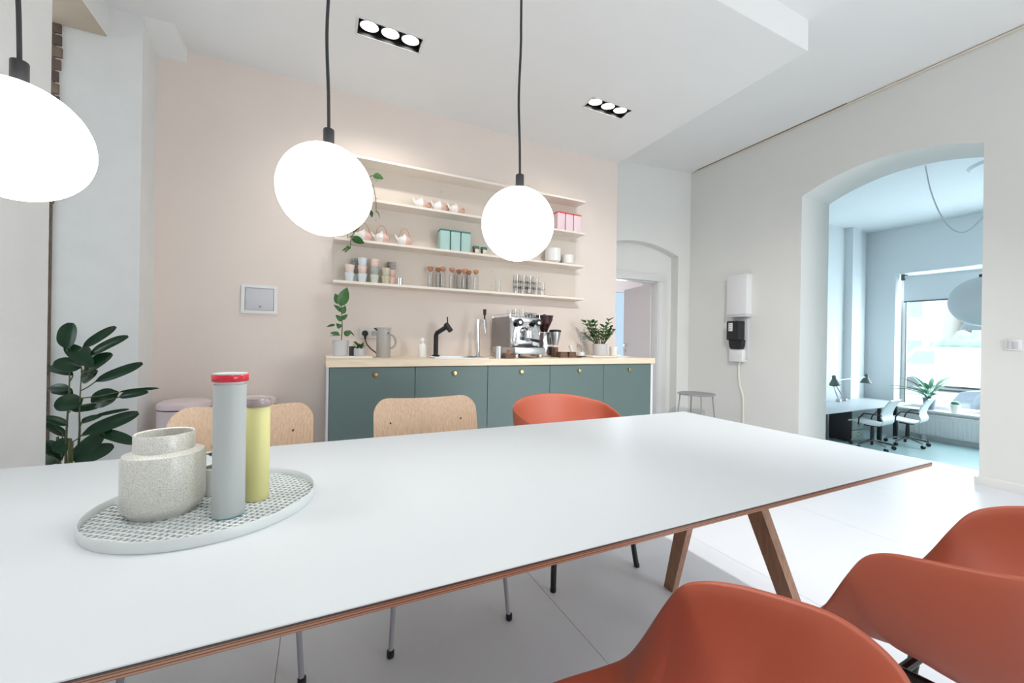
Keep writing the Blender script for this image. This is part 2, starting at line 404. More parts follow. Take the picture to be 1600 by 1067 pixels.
dh.rbox(0.65, 0.69, 0.019, 0.026, 1.015, 1.065, 0.003, M=Ld); dh.rbox(0.652, 0.688, 0.019, 0.026, 0.935, 0.99, 0.003, M=Ld)
dh.build('door_handle', m_steel, dl)

# ================================================================== THE OFFICE (lower floor)
FO = -0.785; XO = 11.1; YO = 1.66; HO = 3.64
of = MB(); of.box(5.206, 12, -5, YO+0.1, FO-0.1, FO); struct(of.build('floor_office', m_ofloor), 'pale floor of the sunken office', 'floor')
stp = MB()
for k in range(4): stp.box(5.206+0.28*k, 5.206+0.28*(k+1), A0-0.2, A1+0.1, FO, -0.157*(k+1)-0.001)
struct(stp.build('floor_steps', m_ofloor), 'steps down into the office', 'floor')
struct(MB().box(5.206, 12, -5, YO+0.1, HO, HO+0.1).build('ceiling_office', m_lblue), 'office ceiling', 'ceiling')
ow = MB(); ow.box(5.0, 12, YO, YO+0.1, FO-0.1, HO+0.1); ow.box(5.206, 12, -5.1, -5.0, FO-0.1, HO+0.1)
ow.box(10.22, 10.56, YO-0.14, YO, FO, HO); ow.box(10.56, 10.95, YO-0.05, YO, FO, HO)
struct(ow.build('wall_office', m_lblue), 'pale office wall with a pipe chase', 'wall')
# window wall with deep reveal
WY0, WY1, WZ0, WZ1 = -2.6, 1.14, FO+0.60, 2.66
fw_ = MB(); fw_.box(XO, XO+0.5, WY1, YO+0.1, FO, HO); fw_.box(XO, XO+0.5, -5, WY0, FO, HO)
fw_.box(XO, XO+0.5, WY0, WY1, WZ1, HO); fw_.box(XO, XO+0.5, WY0, WY1, FO, WZ0-0.04)
struct(fw_.build('wall_street', m_lblue), 'office wall facing the street', 'wall')
wn = MB(); wn.rbox(XO+0.30, XO+0.37, WY1-0.07, WY1, WZ0, WZ1, 0.008); wn.rbox(XO+0.30, XO+0.37, WY0, WY0+0.07, WZ0, WZ1, 0.008)
wn.rbox(XO+0.30, XO+0.37, WY0, WY1, WZ0, WZ0+0.07, 0.008); wn.rbox(XO+0.30, XO+0.37, WY0, WY1, WZ1-0.07, WZ1, 0.008)
w1 = struct(wn.build('window_1', m_trim), 'large office shop window', 'window')
MB().box(XO+0.33, XO+0.338, WY0+0.07, WY1-0.07, WZ0+0.07, WZ1-0.07).build('pane', m_pane, w1)
MB().rbox(XO-0.06, XO+0.30, WY0, WY1, WZ0-0.04, WZ0, 0.01).build('window_sill', m_trim, w1)
MB().rbox(XO+0.28, XO+0.30, WY1-0.085, WY1-0.07, WZ0, WZ1, 0.003).build('seal_strip', m_lampg, w1)

# roller blind
rb = thing('roller_blind', 'half lowered pale roller blind in the office window', 'blind', (XO+0.16, 0.62, 2.05))
MB().box(-0.004, 0.004, -0.78, 0.44, 0.02, 0.52).build('fabric', m_lblue, rb)
MB().rbox(-0.012, 0.012, -0.78, 0.44, -0.01, 0.02, 0.004).build('bottom_bar', m_lampg, rb)
MB().tube([(0, -0.78, 0.53), (0, 0.44, 0.53)], 0.03, 12).build('roller', m_shade, rb)
MB().rbox(-0.03, 0.03, 0.42, 0.48, 0.47, 0.60, 0.006).build('bracket', m_lampg, rb)

# radiator
ra = thing('radiator', 'long white ribbed radiator under the office window sill', 'radiator', (XO-0.10, -0.6, FO))
MB().rbox(0, 0.085, -1.8, 1.62, 0.10, 0.50, 0.008).build('panel', m_wht, ra)
rg = MB()
for k in range(54): rg.rbox(-0.008, 0.002, -1.77+k*0.063, -1.77+k*0.063+0.04, 0.13, 0.47, 0.004, 1)
o = rg.build('ribs', m_wht, ra); o['kind'] = 'stuff'
MB().rbox(-0.004, 0.09, -1.8, 1.62, 0.50, 0.52, 0.004).build('grille', m_wht, ra)
for y in (-1.4, 1.2): MB().box(0.01, 0.07, y, y+0.05, 0, 0.10).build('foot', m_wht, ra)

# desk
dk = thing('desk', 'long white office desk on black legs below the chase', 'desk', (9.2, 1.18, FO))
MB().rbox(-1.75, 1.55, -0.48, 0.33, 0.715, 0.74, 0.004).build('desktop', m_top, dk)
for x in (-1.2, 0.66, 1.3):
    for y in (-0.30, 0.27): MB().rbox(x-0.03, x+0.03, y-0.03, y+0.03, 0, 0.715, 0.004).build('leg', m_blk, dk)
    MB().rbox(x-0.02, x+0.02, -0.30, 0.27, 0.67, 0.713, 0.004).build('beam', m_blk, dk)

# drawer pedestal
pd = thing('drawer_pedestal', 'black sided drawer pedestal under the office desk', 'cabinet', (9.61, 1.36, FO))
MB().rbox(-0.35, 0.10, -0.28, 0.26, 0.03, 0.62, 0.004).build('body', m_pedk, pd)
for k in range(3):
    d = MB().rbox(-0.33, 0.09, -0.30, -0.281, 0.05+k*0.19, 0.225+k*0.19, 0.004).build('drawer', m_pedf, pd)
    MB().lathe([(0.0, 0), (0.045, 0.0), (0.04, 0.012), (0.0, 0.016)], 16, M=T(-0.12, -0.30, 0.14+k*0.19, rx=PI/2)).build('handle', m_steel, d)
for x in (-0.3, 0.05):
    for y in (-0.24, 0.22): MB().tube([(x-0.015, y, 0.017), (x+0.015, y, 0.017)], 0.0165, 10).build('castor', m_blk, pd)

def desk_lamp(loc, rz, label, elbow):
    t = thing('desk_lamp', label, 'lamp', loc, rz, 'desk lamps in the office')
    MB().rbox(-0.03, 0.03, -0.04, 0.04, 0.0, 0.05, 0.008).build('clamp', m_steel, t)
    for s in (-1, 1):
        MB().tube([(0, s*0.012, 0.04), elbow[0]], 0.006, 6).build('lower_arm', m_steel, t)
        MB().tube([Vector(elbow[0])+Vector((0, s*0.01, 0)), Vector(elbow[1])+Vector((0, s*0.01, 0.0))], 0.006, 6).build('upper_arm', m_steel, t)
    e = Vector(elbow[1])
    MB().lathe([(0.095, -0.13), (0.088, -0.10), (0.045, -0.02), (0.034, 0.0), (0.034, 0.05), (0.02, 0.065), (0.0, 0.066)], 24, M=T(*e, ry=elbow[2])).build('lamp_shade', m_lampg, t)
    MB().lathe([(0.0, -0.10), (0.03, -0.095), (0.035, -0.07), (0.02, -0.03), (0, -0.02)], 16, M=T(*e, ry=elbow[2])).build('bulb', m_por, t)
desk_lamp((9.72, 1.40, FO+0.74), 0, 'grey desk lamp on a folding arm, the one reaching further right', [(-0.35, 0.05, 0.42), (0.42, -0.18, 0.50), 0.12])
desk_lamp((9.45, 1.38, FO+0.74), 0, 'grey desk lamp tilted above the white desk, nearest the arch edge', [(-0.18, 0.0, 0.30), (-0.28, -0.05, 0.48), -0.25])

def office_chair(loc, rz, label):
    t = thing('office_chair', label, 'chair', loc, rz, 'office chairs at the desk')
    # local +Y forward; side profile of seat and back in one sling
    pr = catmull([(0.27, 0.47), (0.22, 0.485), (0.05, 0.455), (-0.14, 0.445), (-0.215, 0.475), (-0.235, 0.55), (-0.21, 0.63), (-0.235, 0.74), (-0.30, 0.87), (-0.335, 0.915)], 5)
    def sling(lo, hi, name):
        P = pr[lo:hi]; k = len(P); rows = []
        for i, q in enumerate(P):
            d = (P[min(i+1, k-1)]-P[max(i-1, 0)]); nrm = Vector((d.y, -d.x)).normalized()*0.02
            r = []
            for u in (-1, -0.9, -0.5, 0, 0.5, 0.9, 1):
                r.append((u*0.23, q.x, q.y))
            for u in (1, 0.9, 0.5, 0, -0.5, -0.9, -1):
                r.append((u*0.23, q.x+nrm.x, q.y+nrm.y))
            rows.append(r)
        mb = MB().grid(rows, closed=True); mb.f.append(tuple(range(14))); mb.f.append(tuple(range((k-1)*14, k*14)))
        return mb.build(name, m_pale, t, 50)
    sling(0, 22, 'seat'); sling(21, len(pr), 'backrest')
    for s in (-1, 1):
        MB().tube([(s*0.24, 0.12, 0.43), (s*0.27, 0.10, 0.55), (s*0.275, 0.03, 0.65), (s*0.27, -0.12, 0.655), (s*0.24, -0.215, 0.64)], 0.011, 8).build('armrest', m_blk, t)
    MB().tube([(0, 0, 0.12), (0, 0, 0.30), (0, 0, 0.44)], [0.03, 0.03, 0.022], 12).build('column', m_blk, t)
    MB().rbox(-0.09, 0.09, -0.1, 0.1, 0.405, 0.44, 0.01).build('mechanism', m_blk, t)
    for k in range(5):
        a = 2*PI*k/5+0.35; c, s_ = math.cos(a), math.sin(a)
        lg = MB().tube([(0, 0, 0.15), (0.31*c, 0.31*s_, 0.085)], [0.022, 0.014], 8).build('base_arm', m_steel if k % 2 else m_blk, t)
        MB().tube([(0.31*c-0.02*s_, 0.31*s_+0.02*c, 0.032), (0.31*c+0.02*s_, 0.31*s_-0.02*c, 0.032)], 0.032, 14).build('castor', m_blk, lg)
office_chair((10.10, 0.55, FO), 0.10, 'white sling office chair nearest the radiator and window')
office_chair((9.15, 0.70, FO), 0.05, 'white sling office chair in front of the black drawer pedestal')

# ------------------------------------------------------------------ leaves
LEAF = {}
def leaf_mesh(kind, L, Wd, droop, mt, fold=0.15, tip=1.6, seg=8):
    if kind in LEAF: return LEAF[kind]
    rows = []; under = []
    for i in range(seg+1):
        t = i/seg; w = Wd*0.5*(math.sin(PI*min(1, t**0.8))**0.75 if 0 < t < 1 else 0.02)
        if tip == 0: w = Wd*0.5*(max(0.03, 1-abs(2*t-1.06)**2.6)**0.62)
        elif t > 0.75: w *= 1-(t-0.75)*tip*0.6
        x = L*t; zz = -droop*L*t*t
        rows.append([(x, u*w, zz+abs(u)*w*fold*2) for u in (-1, -0.5, 0, 0.5, 1)])
    th = 0.0012
    mb = MB(); allr = [r + [(p[0], p[1], p[2]-th) for p in r[::-1]] for r in rows]
    mb.grid(allr, closed=True); mb.f.append(tuple(range(10))); mb.f.append(tuple(range(seg*10, seg*10+10)))
    LEAF[kind] = mb.mesh('leaf_'+kind, mt, 60); return LEAF[kind]
def put_leaf(me, parent, base, az, el, rollv=0.0, sc=1.0):
    R = Euler((0, 0, az)).to_matrix() @ Euler((0, -el, 0)).to_matrix() @ Euler((rollv, 0, 0)).to_matrix()
    return inst('leaf', me, parent, base, R.to_euler(), sc)

def span_leaf(me, parent, L0, W0, base, tip, width, face=(0.35, -1.0, 0.55)):
    b, t = Vector(base), Vector(tip); d = t-b; x = d.normalized(); f = Vector(face)
    y = f.normalized().cross(x).normalized(); z = x.cross(y)
    o = inst('leaf', me, parent, b, Matrix((x, y, z)).transposed().to_euler(), (d.length/L0, width/W0, 1.0)); return o
# ------------------------------------------------------------------ office plants and hanging things
pl = thing('potted_plant', 'arching green plant in a slate pot on the office sill', 'plant', (XO+0.12, 0.62, WZ0))
MB().lathe([(0.075, 0), (0.10, 0.22), (0.108, 0.22), (0.108, 0.235), (0.095, 0.235), (0.09, 0.20), (0, 0.20)], 24).build('pot', m_oslate, pl)
lm = leaf_mesh('office', 0.36, 0.085, 0.35, m_leafo)
for k in range(26):
    a = random.uniform(0, 2*PI); el = random.uniform(0.35, 1.25); h = random.uniform(0.12, 0.30)
    b = Vector((math.cos(a)*h*math.cos(el)*0.8, math.sin(a)*h*math.cos(el)*0.8, 0.22+h*math.sin(el)))
    MB().tube([(0, 0, 0.19), (b.x*0.4, b.y*0.4, 0.2+(b.z-0.2)*0.6), b], 0.005, 5).build('stem', m_leafo, pl)
    put_leaf(lm, pl, b, a, el*0.95, 0, random.uniform(0.8, 1.15))
sp = thing('potted_cactus', 'small round cactus in a white pot on the office sill', 'plant', (XO+0.10, 0.24, WZ0))
MB().lathe([(0.06, 0), (0.08, 0.15), (0.085, 0.15), (0.078, 0.16), (0.07, 0.145), (0, 0.145)], 20).build('pot', m_por, sp)
MB().lathe([(0.055, 0.14), (0.07, 0.17), (0.06, 0.205), (0.03, 0.225), (0, 0.23)], 14).build('cactus_body', m_leafo, sp)

def dome(loc, r, cord, label):
    t = thing('dome_pendant', label, 'lamp', loc, 0, 'office dome pendants')
    pr = [(r*math.cos(a), r*0.72*math.sin(a)) for a in [i*PI/2/10*0.96 for i in range(11)]]
    pr2 = [((r-0.006)*math.cos(a), (r*0.72-0.006)*math.sin(a)) for a in [i*PI/2/10*0.96 for i in range(11)]][::-1]
    MB().lathe(pr+pr2+pr[:1], 32, caps=False).build('lamp_shade', m_shade, t)
    MB().tube([(0, 0, r*0.70), (0, 0, r*0.70+0.05)], 0.03, 12).build('cap', m_blk, t)
    MB().tube([(0, 0, r*0.70+0.05), (0, 0, cord)], 0.004, 6).build('cord', m_wht2, t)
    MB().lathe([(0, 0.02), (0.04, 0.04), (0.05, 0.08), (0.03, 0.14), (0, 0.15)], 16).build('bulb', m_por, t)
lt = thing('paper_lantern', 'large pale round lantern hanging before the office window', 'lamp', (8.4, -0.86, 1.745))
MB().lathe([(0.36*math.sin(i*PI/24), -0.35*math.cos(i*PI/24)) for i in range(25)], 40).build('lantern_body', m_shade, lt)
MB().tube([(0, 0, 0.345), (0, 0, 0.385)], 0.06, 14).build('cap', m_blk, lt)
MB().tube([(0, 0, 0.38), (0, 0, HO-1.745)], 0.005, 6).build('cord', m_wht2, lt)
dome((9.6, -0.53, 1.385), 0.25, HO-1.385, 'small pale dome pendant beneath the round lantern in the office')
sw = MB().tube(catmull([(7.6, -0.49, HO), (7.6, -0.553, 3.25), (7.6, -0.686, 2.815), (7.6, -0.84, 2.62), (7.6, -0.985, 2.695), (7.6, -1.15, 3.0), (7.6, -1.3, HO)], 6), 0.008, 8).build('hanging_cable', m_wht2)
tag(sw, 'grey cable looping down from the office ceiling', 'cable')
cr = MB().lathe([(0.0, 0), (0.12, -0.02), (0.16, -0.015), (0.20, -0.04), (0.26, -0.03), (0.34, -0.035), (0.38, 0.0)], 40, M=T(8.4, -1.05, HO)).build('ceiling_rose', m_lblue)
tag(cr, 'round stucco rose on the office ceiling', 'ornament')

# ------------------------------------------------------------------ the street
struct(MB().box(11.62, 60, -40, 40, FO-0.35, FO-0.25).build('ground', m_asph), 'pale street outside', 'street')
def building(x, y0, y1, h, m, label, nf, nw):
    t = thing('apartment_building', label, 'building', (x, (y0+y1)/2, FO-0.25), 0, 'buildings across the street'); w = (y1-y0)/2
    MB().box(0, 6, -w, w, 0, h).build('facade', m, t)
    MB().box(-0.3, 6, -w-0.2, w+0.2, h, h+0.3).build('cornice', m, t)
    me = MB().box(-0.06, 0.0, -0.6, 0.6, 0, 1.7).mesh('window', m_trim); pm = MB().box(-0.08, -0.06, -0.5, 0.5, 0.1, 1.6).mesh('glazing', m_fwin)
    for f in range(nf):
        for k in range(nw):
            o = inst('window', me, t, (0, -w+(k+0.5)*2*w/nw, 1.0+f*3.0)); inst('glazing', pm, o)
building(34, -14, 1.6, 16, m_fac[0], 'pale facade across the street, right of the taller block', 5, 6)
building(37, 2.3, 7.2, 22, m_fac[1], 'tall blue-grey block across the street', 7, 2)
building(35, 7.9, 22, 12, m_fac[2], 'lower cream facade across the street behind the reveal', 4, 5)
def car(loc, rz, m, label, van=False):
    t = thing('parked_car', label, 'car', loc, rz, 'parked cars outside')
    if van: pr = [(-2.4, 0.3), (-2.4, 2.0), (-2.2, 2.15), (1.2, 2.15), (1.9, 1.25), (2.4, 1.05), (2.45, 0.3)]; win = [(0.5, 1.3), (0.5, 1.95), (1.15, 1.95), (1.7, 1.3)]
    else: pr = [(-2.1, 0.3), (-2.1, 0.85), (-1.7, 0.95), (-1.2, 1.42), (0.4, 1.45), (1.1, 0.98), (1.95, 0.85), (2.1, 0.6), (2.1, 0.3)]; win = [(-1.35, 0.98), (-1.0, 1.36), (0.3, 1.38), (0.9, 0.98)]
    MB().prism(pr, 1, -0.85, 0.85).build('body', m, t)
    for s in (-1, 1):
        MB().prism(win, 1, s*0.85, s*0.865).build('side_window', m_fwin, t)
        for x in (-1.35, 1.35): MB().tube([(x, s*0.7, 0.32), (x, s*0.88, 0.32)], 0.32, 18).build('wheel', m_tyre, t)
GZ = FO-0.25
car((17.5, -0.2, GZ), PI/2, m_car[1], 'grey car parked closest to the office window')
car((28.0, 5.2, GZ), PI/2, m_car[0], 'white van parked across the street', True)
car((26, -0.1, GZ), PI/2, m_car[2], 'pale blue car parked across the street')
for k, (y, r, lb) in enumerate(((5.8, 1.5, 'pale bush left of the van outside'), (2.2, 1.6, 'pale bush between van and blue car outside'), (-1.6, 1.7, 'pale bush behind the blue car outside'))):
    bm = bmesh.new(); bmesh.ops.create_icosphere(bm, subdivisions=4, radius=1)
    for v in bm.verts:
        q = v.co; f = 1+0.13*math.sin(7*q.x+k)+0.1*math.sin(9*q.y+2*k)+0.08*math.sin(13*q.z); v.co = q*f*r; v.co.z = max(v.co.z+r*0.9, 0)
    me = bpy.data.meshes.new('bush'); bm.to_mesh(me); bm.free(); me.materials.append(m_hedge); me.shade_smooth()
    tag(inst('bush', me, None, (31.3, y, GZ)), lb, 'bush', 'bushes outside')
# ================================================================== KITCHEN RUN
HCT = 0.927
ORD = ['leftmost', 'second from the left', 'middle', 'fourth from the left', 'rightmost']
for k in range(5):
    c = thing('base_cabinet', 'grey-green kitchen cabinet with brass knob, %s of the five' % ORD[k], 'cabinet', (0.3+0.6*k, 0.0, 0.0), 0, 'kitchen base cabinets')
    MB().box(-0.298, 0.298, 0.022, 0.60, 0.08, 0.872).build('body', m_teal_in, c)
    MB().box(-0.30, 0.30, 0.06, 0.58, 0.0, 0.08).build('plinth', m_teal_in, c)
    d = MB().rbox(-0.2982, 0.2982, 0.0, 0.02, 0.085, 0.868, 0.0015, 1).build('door', m_teal, c)
    MB().lathe([(0.006, 0), (0.006, 0.008), (0.016, 0.012), (0.018, 0.018), (0.014, 0.024), (0, 0.025)], 20, M=T(0.012, 0.0, 0.815, rx=PI/2)).build('knob', m_brass, d)
ep = MB().box(3.001, 3.03, 0.0, 0.6, 0, 0.872).build('end_panel', m_wht); tag(ep, 'white end panel closing the cabinet row beside the doorway', 'panel')
ep2 = MB().box(-0.016, -0.001, 0.0, 0.6, 0, 0.872).build('end_panel', m_wht2); tag(ep2, 'narrow pale end panel left of the cabinet row', 'panel')
# worktop with sink cut-out
SX0, SX1, SY0, SY1 = 0.80, 1.24, 0.14, 0.50
wt = MB(); wt.box(-0.02, SX0, -0.022, 0.619, 0.874, HCT); wt.box(SX1, 3.035, -0.022, 0.619, 0.874, HCT)
wt.box(SX0, SX1, -0.022, SY0, 0.874, HCT); wt.box(SX0, SX1, SY1, 0.619, 0.874, HCT)
tag(wt.build('worktop', m_work), 'long pale wood worktop on the grey-green cabinets', 'worktop')
sk = thing('sink', 'inset stainless steel sink in the wooden worktop', 'sink', (1.02, 0.32, HCT))
rim = MB()
for a in ((-0.24, 0.24, -0.20, -0.175), (-0.24, 0.24, 0.175, 0.20), (-0.24, -0.215, -0.175, 0.175), (0.215, 0.24, -0.175, 0.175)): rim.box(*a, 0.0, 0.004)
rim.build('rim', m_steel, sk)
bn = MB(); bn.box(-0.215, -0.21, -0.175, 0.175, -0.05, 0); bn.box(0.21, 0.215, -0.175, 0.175, -0.05, 0); bn.box(-0.215, 0.215, -0.175, -0.17, -0.05, 0); bn.box(-0.215, 0.215, 0.17, 0.175, -0.05, 0); bn.box(-0.215, 0.215, -0.175, 0.175, -0.052, -0.047)
bn.build('basin', m_steel, sk)
# faucet
fa = thing('faucet', 'black angled kitchen faucet behind the sink', 'faucet', (0.895, 0.52, HCT))
MB().lathe([(0.036, 0), (0.036, 0.012), (0.028, 0.016), (0.0, 0.017)], 20).build('base', m_blk, fa)
MB().tube([(0, 0, 0.01), (0, 0, 0.19), (0.006, -0.01, 0.215), (0.07, -0.10, 0.27), (0.085, -0.12, 0.28)], 0.021, 14).build('spout', m_blk, fa)
MB().tube([(0.065, -0.095, 0.295), (0.095, -0.14, 0.235)], 0.024, 14).build('spray_head', m_blk, fa)
MB().tube([(0.075, -0.11, 0.29), (0.072, -0.11, 0.36)], 0.006, 8).build('lever', m_blk, fa)
# water tap column
tp = thing('drinks_tap', 'tall slim chrome drinks tap with black lever', 'tap', (1.26, 0.40, HCT))
MB().lathe([(0.035, 0), (0.035, 0.008), (0.017, 0.012), (0.017, 0.30), (0.02, 0.30), (0.02, 0.345), (0, 0.346)], 20).build('column', m_chrome, tp)
MB().tube([(-0.01, 0, 0.325), (0.05, -0.05, 0.325)], 0.013, 10).build('arm', m_chrome, tp)
MB().tube([(0.045, -0.045, 0.345), (0.047, -0.05, 0.29), (0.05, -0.065, 0.24), (0.05, -0.068, 0.22)], [0.013, 0.012, 0.008, 0.008], 10).build('nozzle', m_chrome, tp)
MB().tube([(0.045, -0.045, 0.34), (0.045, -0.045, 0.385), (0.045, -0.045, 0.39), (0.045, -0.045, 0.44)], [0.007, 0.007, 0.013, 0.015], 10).build('lever', m_blk, tp)
# soap bottle
sb = thing('soap_bottle', 'white round-shouldered bottle left of the black faucet', 'bottle', (0.735, 0.36, HCT))
MB().lathe([(0.033, 0), (0.035, 0.006), (0.035, 0.09), (0.03, 0.108), (0.014, 0.12), (0.013, 0.13), (0, 0.13)], 24).build('bottle_body', m_por, sb)
MB().lathe([(0.017, 0.125), (0.018, 0.13), (0.018, 0.15), (0.012, 0.165), (0, 0.168)], 20).build('stopper', m_por, sb)
# kettle jug
kj = thing('vacuum_jug', 'warm grey cylindrical jug with hoop handle beside the socket', 'jug', (0.412, 0.36, HCT))
MB().lathe([(0.056, 0), (0.057, 0.004), (0.055, 0.235), (0, 0.235)], 32).build('jug_body', m_kettle, kj)
MB().prism([(-0.056, 0.235), (-0.07, 0.243), (-0.056, 0.246), (0.058, 0.246), (0.058, 0.235)], 1, -0.035, 0.035).build('lid', m_gtube, kj)
MB().prism([(-0.052, 0.215), (-0.078, 0.238), (-0.07, 0.243), (-0.05, 0.243)], 1, -0.014, 0.014).build('spout', m_blkp, kj)
MB().tube(catmull([(0.05, 0, 0.19), (0.085, 0, 0.175), (0.10, 0, 0.13), (0.085, 0, 0.09), (0.05, 0, 0.075)], 5), 0.009, 10).build('handle', m_kettle, kj)
MB().lathe([(0.006, 0), (0.006, 0.004), (0, 0.005)], 12, M=T(0.03, -0.047, 0.20, rx=PI/2)).build('sight_dot', m_blk, kj)
# sockets
def socket(loc, label, n):
    t = thing('wall_socket', label, 'socket', loc)
    MB().rbox(-0.0405*n, 0.0405*n, -0.011, 0, -0.0405, 0.0405, 0.003).build('frame', m_wht, t)
    for k in range(n):
        x = (k-(n-1)/2)*0.075
        MB().lathe([(0.0235, 0), (0.0255, 0.003), (0.0215, 0.003), (0.0205, 0.0008), (0, 0.0008)], 20, M=T(x, -0.011, 0, rx=PI/2)).build('insert', m_socket, t)
    return t
socket((0.328, YK-0.001, 1.125), 'white double wall socket with a black plug above the worktop', 2)
socket((2.597, YK-0.001, 1.125), 'white single wall socket behind the leafy pot plant', 1)
pg = thing('power_plug', 'black plug with its cable in the double socket', 'plug', (0.290, YK-0.013, 1.125))
MB().lathe([(0.026, 0), (0.026, 0.02), (0.022, 0.03), (0, 0.031)], 18, M=T(0, 0, 0, rx=PI/2)).build('plug_body', m_blk, pg)
MB().tube([(0, -0.02, 0), (0, -0.02, -0.05)], [0.012, 0.008], 8).build('strain_relief', m_blk, pg)
MB().tube(catmull([(0, -0.02, -0.04), (0.012, -0.04, -0.09), (0.04, -0.09, -0.13), (0.085, -0.16, -0.17), (0.10, -0.19, -0.185)], 5), 0.005, 6).build('cable', m_blk, pg)
# left tray, plants, box
tag(MB().rbox(-0.02, 0.31, 0.18, 0.50, HCT, HCT+0.014, 0.004).build('serving_board', m_shelf), 'pale flat board under the two pots at the left worktop end', 'board')
ZT = HCT+0.014
p1 = thing('potted_plant', 'tall green leafy plant in pale pot at the left worktop end', 'plant', (0.085, 0.34, ZT))
MB().lathe([(0.052, 0), (0.062, 0.118), (0.066, 0.122), (0.060, 0.124), (0.056, 0.105), (0, 0.105)], 28).build('pot', m_potg, p1)
MB().lathe([(0.056, 0.104), (0, 0.108)], 16).build('soil', m_soil, p1)
MB().tube(catmull([(0.005, 0, 0.10), (0.01, 0, 0.22), (0.006, 0, 0.34), (0.0, 0.0, 0.42)], 4), 0.004, 6).build('stem', m_stem, p1)
l2 = leaf_mesh('rubber', 0.13, 0.07, 0.18, m_leafg, tip=0.5)
for (bx, bz, tx, tz, w_) in [(-0.037, 0.39, 0.011, 0.539, 0.06), (-0.052, 0.406, -0.069, 0.485, 0.037), (-0.027, 0.345, -0.074, 0.4, 0.024), (-0.021, 0.332, -0.002, 0.391, 0.03), (-0.026, 0.272, -0.058, 0.319, 0.03), (-0.021, 0.285, 0.011, 0.325, 0.024), (-0.035, 0.219, -0.051, 0.248, 0.03), (-0.071, 0.241, -0.127, 0.232, 0.015), (-0.04, 0.166, -0.097, 0.184, 0.024), (-0.001, 0.161, 0.038, 0.198, 0.034), (0.039, 0.185, 0.066, 0.168, 0.009), (-0.028, 0.16, -0.106, 0.162, 0.005)]:
    span_leaf(l2, p1, 0.13, 0.07, (bx+0.03, 0, bz), (tx+0.03, -0.02, tz), w_*1.4, (0.1, -1.0, 0.35))
tag(MB().rbox(0.150, 0.190, 0.33, 0.39, ZT, ZT+0.075, 0.003).build('small_box', mat('charcoal_card', (70, 68, 72), 0.7)), 'small charcoal box between the two pots on the board', 'box')
p2 = thing('potted_succulent', 'small succulent in a cement pot next to the tall plant', 'plant', (0.222, 0.30, ZT))
MB().lathe([(0.038, 0), (0.042, 0.005), (0.042, 0.06), (0.036, 0.06), (0.034, 0.05), (0, 0.05)], 24).build('pot', m_cement, p2)
l3 = leaf_mesh('succulent', 0.045, 0.02, 0.1, m_leafg, seg=5)
for k in range(22): put_leaf(l3, p2, (random.uniform(-.02, .02), random.uniform(-.02, .02), 0.052+random.uniform(0, .03)), random.uniform(0, 6.3), random.uniform(0.3, 1.3), 0, random.uniform(0.8, 1.3))

# ------------------------------------------------------------------ espresso machine
em = thing('espresso_machine', 'chrome espresso machine with round black knobs on the worktop', 'coffee machine', (1.622, 0.345, HCT), 0.0)
w = 0.15
MB().rbox(-w, w, -0.20, 0.22, 0.10, 0.36, 0.006).build('body', m_chrome, em)
for s in (-1, 1): MB().rbox(s*w-0.004, s*w+0.004, -0.19, 0.22, 0.06, 0.375, 0.003).build('side_panel', m_gtube, em)
MB().rbox(-w, w, -0.215, -0.20, 0.325, 0.365, 0.004).build('top_panel', m_steel, em)
rl = MB(); rl.tube([(-w, -0.19, 0.40), (w, -0.19, 0.40), (w, 0.21, 0.40), (-w, 0.21, 0.40), (-w, -0.19, 0.40)], 0.004, 6)
for x in (-w, w):
    for y in (-0.19, 0.21): rl.tube([(x, y, 0.36), (x, y, 0.40)], 0.004, 6)
rl.build('cup_rail', m_chrome, em)
for x in (-0.085, 0.105):
    kb = MB().lathe([(0.010, 0), (0.010, 0.03), (0.030, 0.032), (0.034, 0.042), (0.030, 0.056), (0.018, 0.058), (0, 0.052)], 18, M=T(x, -0.21, 0.32, rx=PI/2)).build('valve_knob', m_blkp, em)
    MB().lathe([(0.014, 0.0575), (0.014, 0.061), (0, 0.062)], 14, M=T(x, -0.21, 0.32, rx=PI/2)).build('knob_cap', m_chrome, kb)
MB().tube([(0, -0.20, 0.25), (0, -0.26, 0.25), (0, -0.285, 0.235)], [0.042, 0.04, 0.036], 18).build('group_bell', m_chrome, em)
MB().tube([(0, -0.27, 0.245), (0, -0.27, 0.185)], [0.036, 0.038], 18).build('group_head', m_chrome, em)
MB().tube([(0, -0.27, 0.183), (0, -0.27, 0.15)], [0.036, 0.03], 16).build('portafilter', m_steel, em)
MB().tube([(0, -0.30, 0.168), (0.01, -0.36, 0.160), (0.02, -0.42, 0.152)], [0.008, 0.013, 0.014], 10).build('portafilter_handle', m_blkp, em)
MB().tube([(0.0, -0.25, 0.285), (0.045, -0.27, 0.27), (0.055, -0.275, 0.22)], [0.010, 0.009, 0.011], 10).build('lever', m_chrome, em)
for x in (-0.06, 0.06):
    g = MB().lathe([(0.023, 0), (0.025, 0.008), (0.021, 0.009), (0, 0.008)], 18, M=T(x*1.6, -0.20, 0.135, rx=PI/2)).build('gauge', m_wht, em)
for s in (-1, 1):
    MB().tube([(s*0.10, -0.23, 0.285), (s*0.115, -0.25, 0.24), (s*0.12, -0.25, 0.17), (s*0.122, -0.245, 0.13)], 0.006, 8).build('steam_wand', m_chrome, em)
MB().rbox(-w-0.005, w+0.005, -0.30, 0.20, 0.038, 0.098, 0.006).build('drip_tray', m_steel, em)
MB().rbox(-w+0.01, w-0.01, -0.29, -0.20, 0.098, 0.104, 0.002).build('drip_grate', m_blkp, em)
for x in (-0.12, 0.12):
    for y in (-0.26, 0.15): MB().lathe([(0.02, 0), (0.024, 0.008), (0.018, 0.03), (0.02, 0.039), (0, 0.039)], 16, M=T(x, y, 0)).build('foot', m_chrome, em)
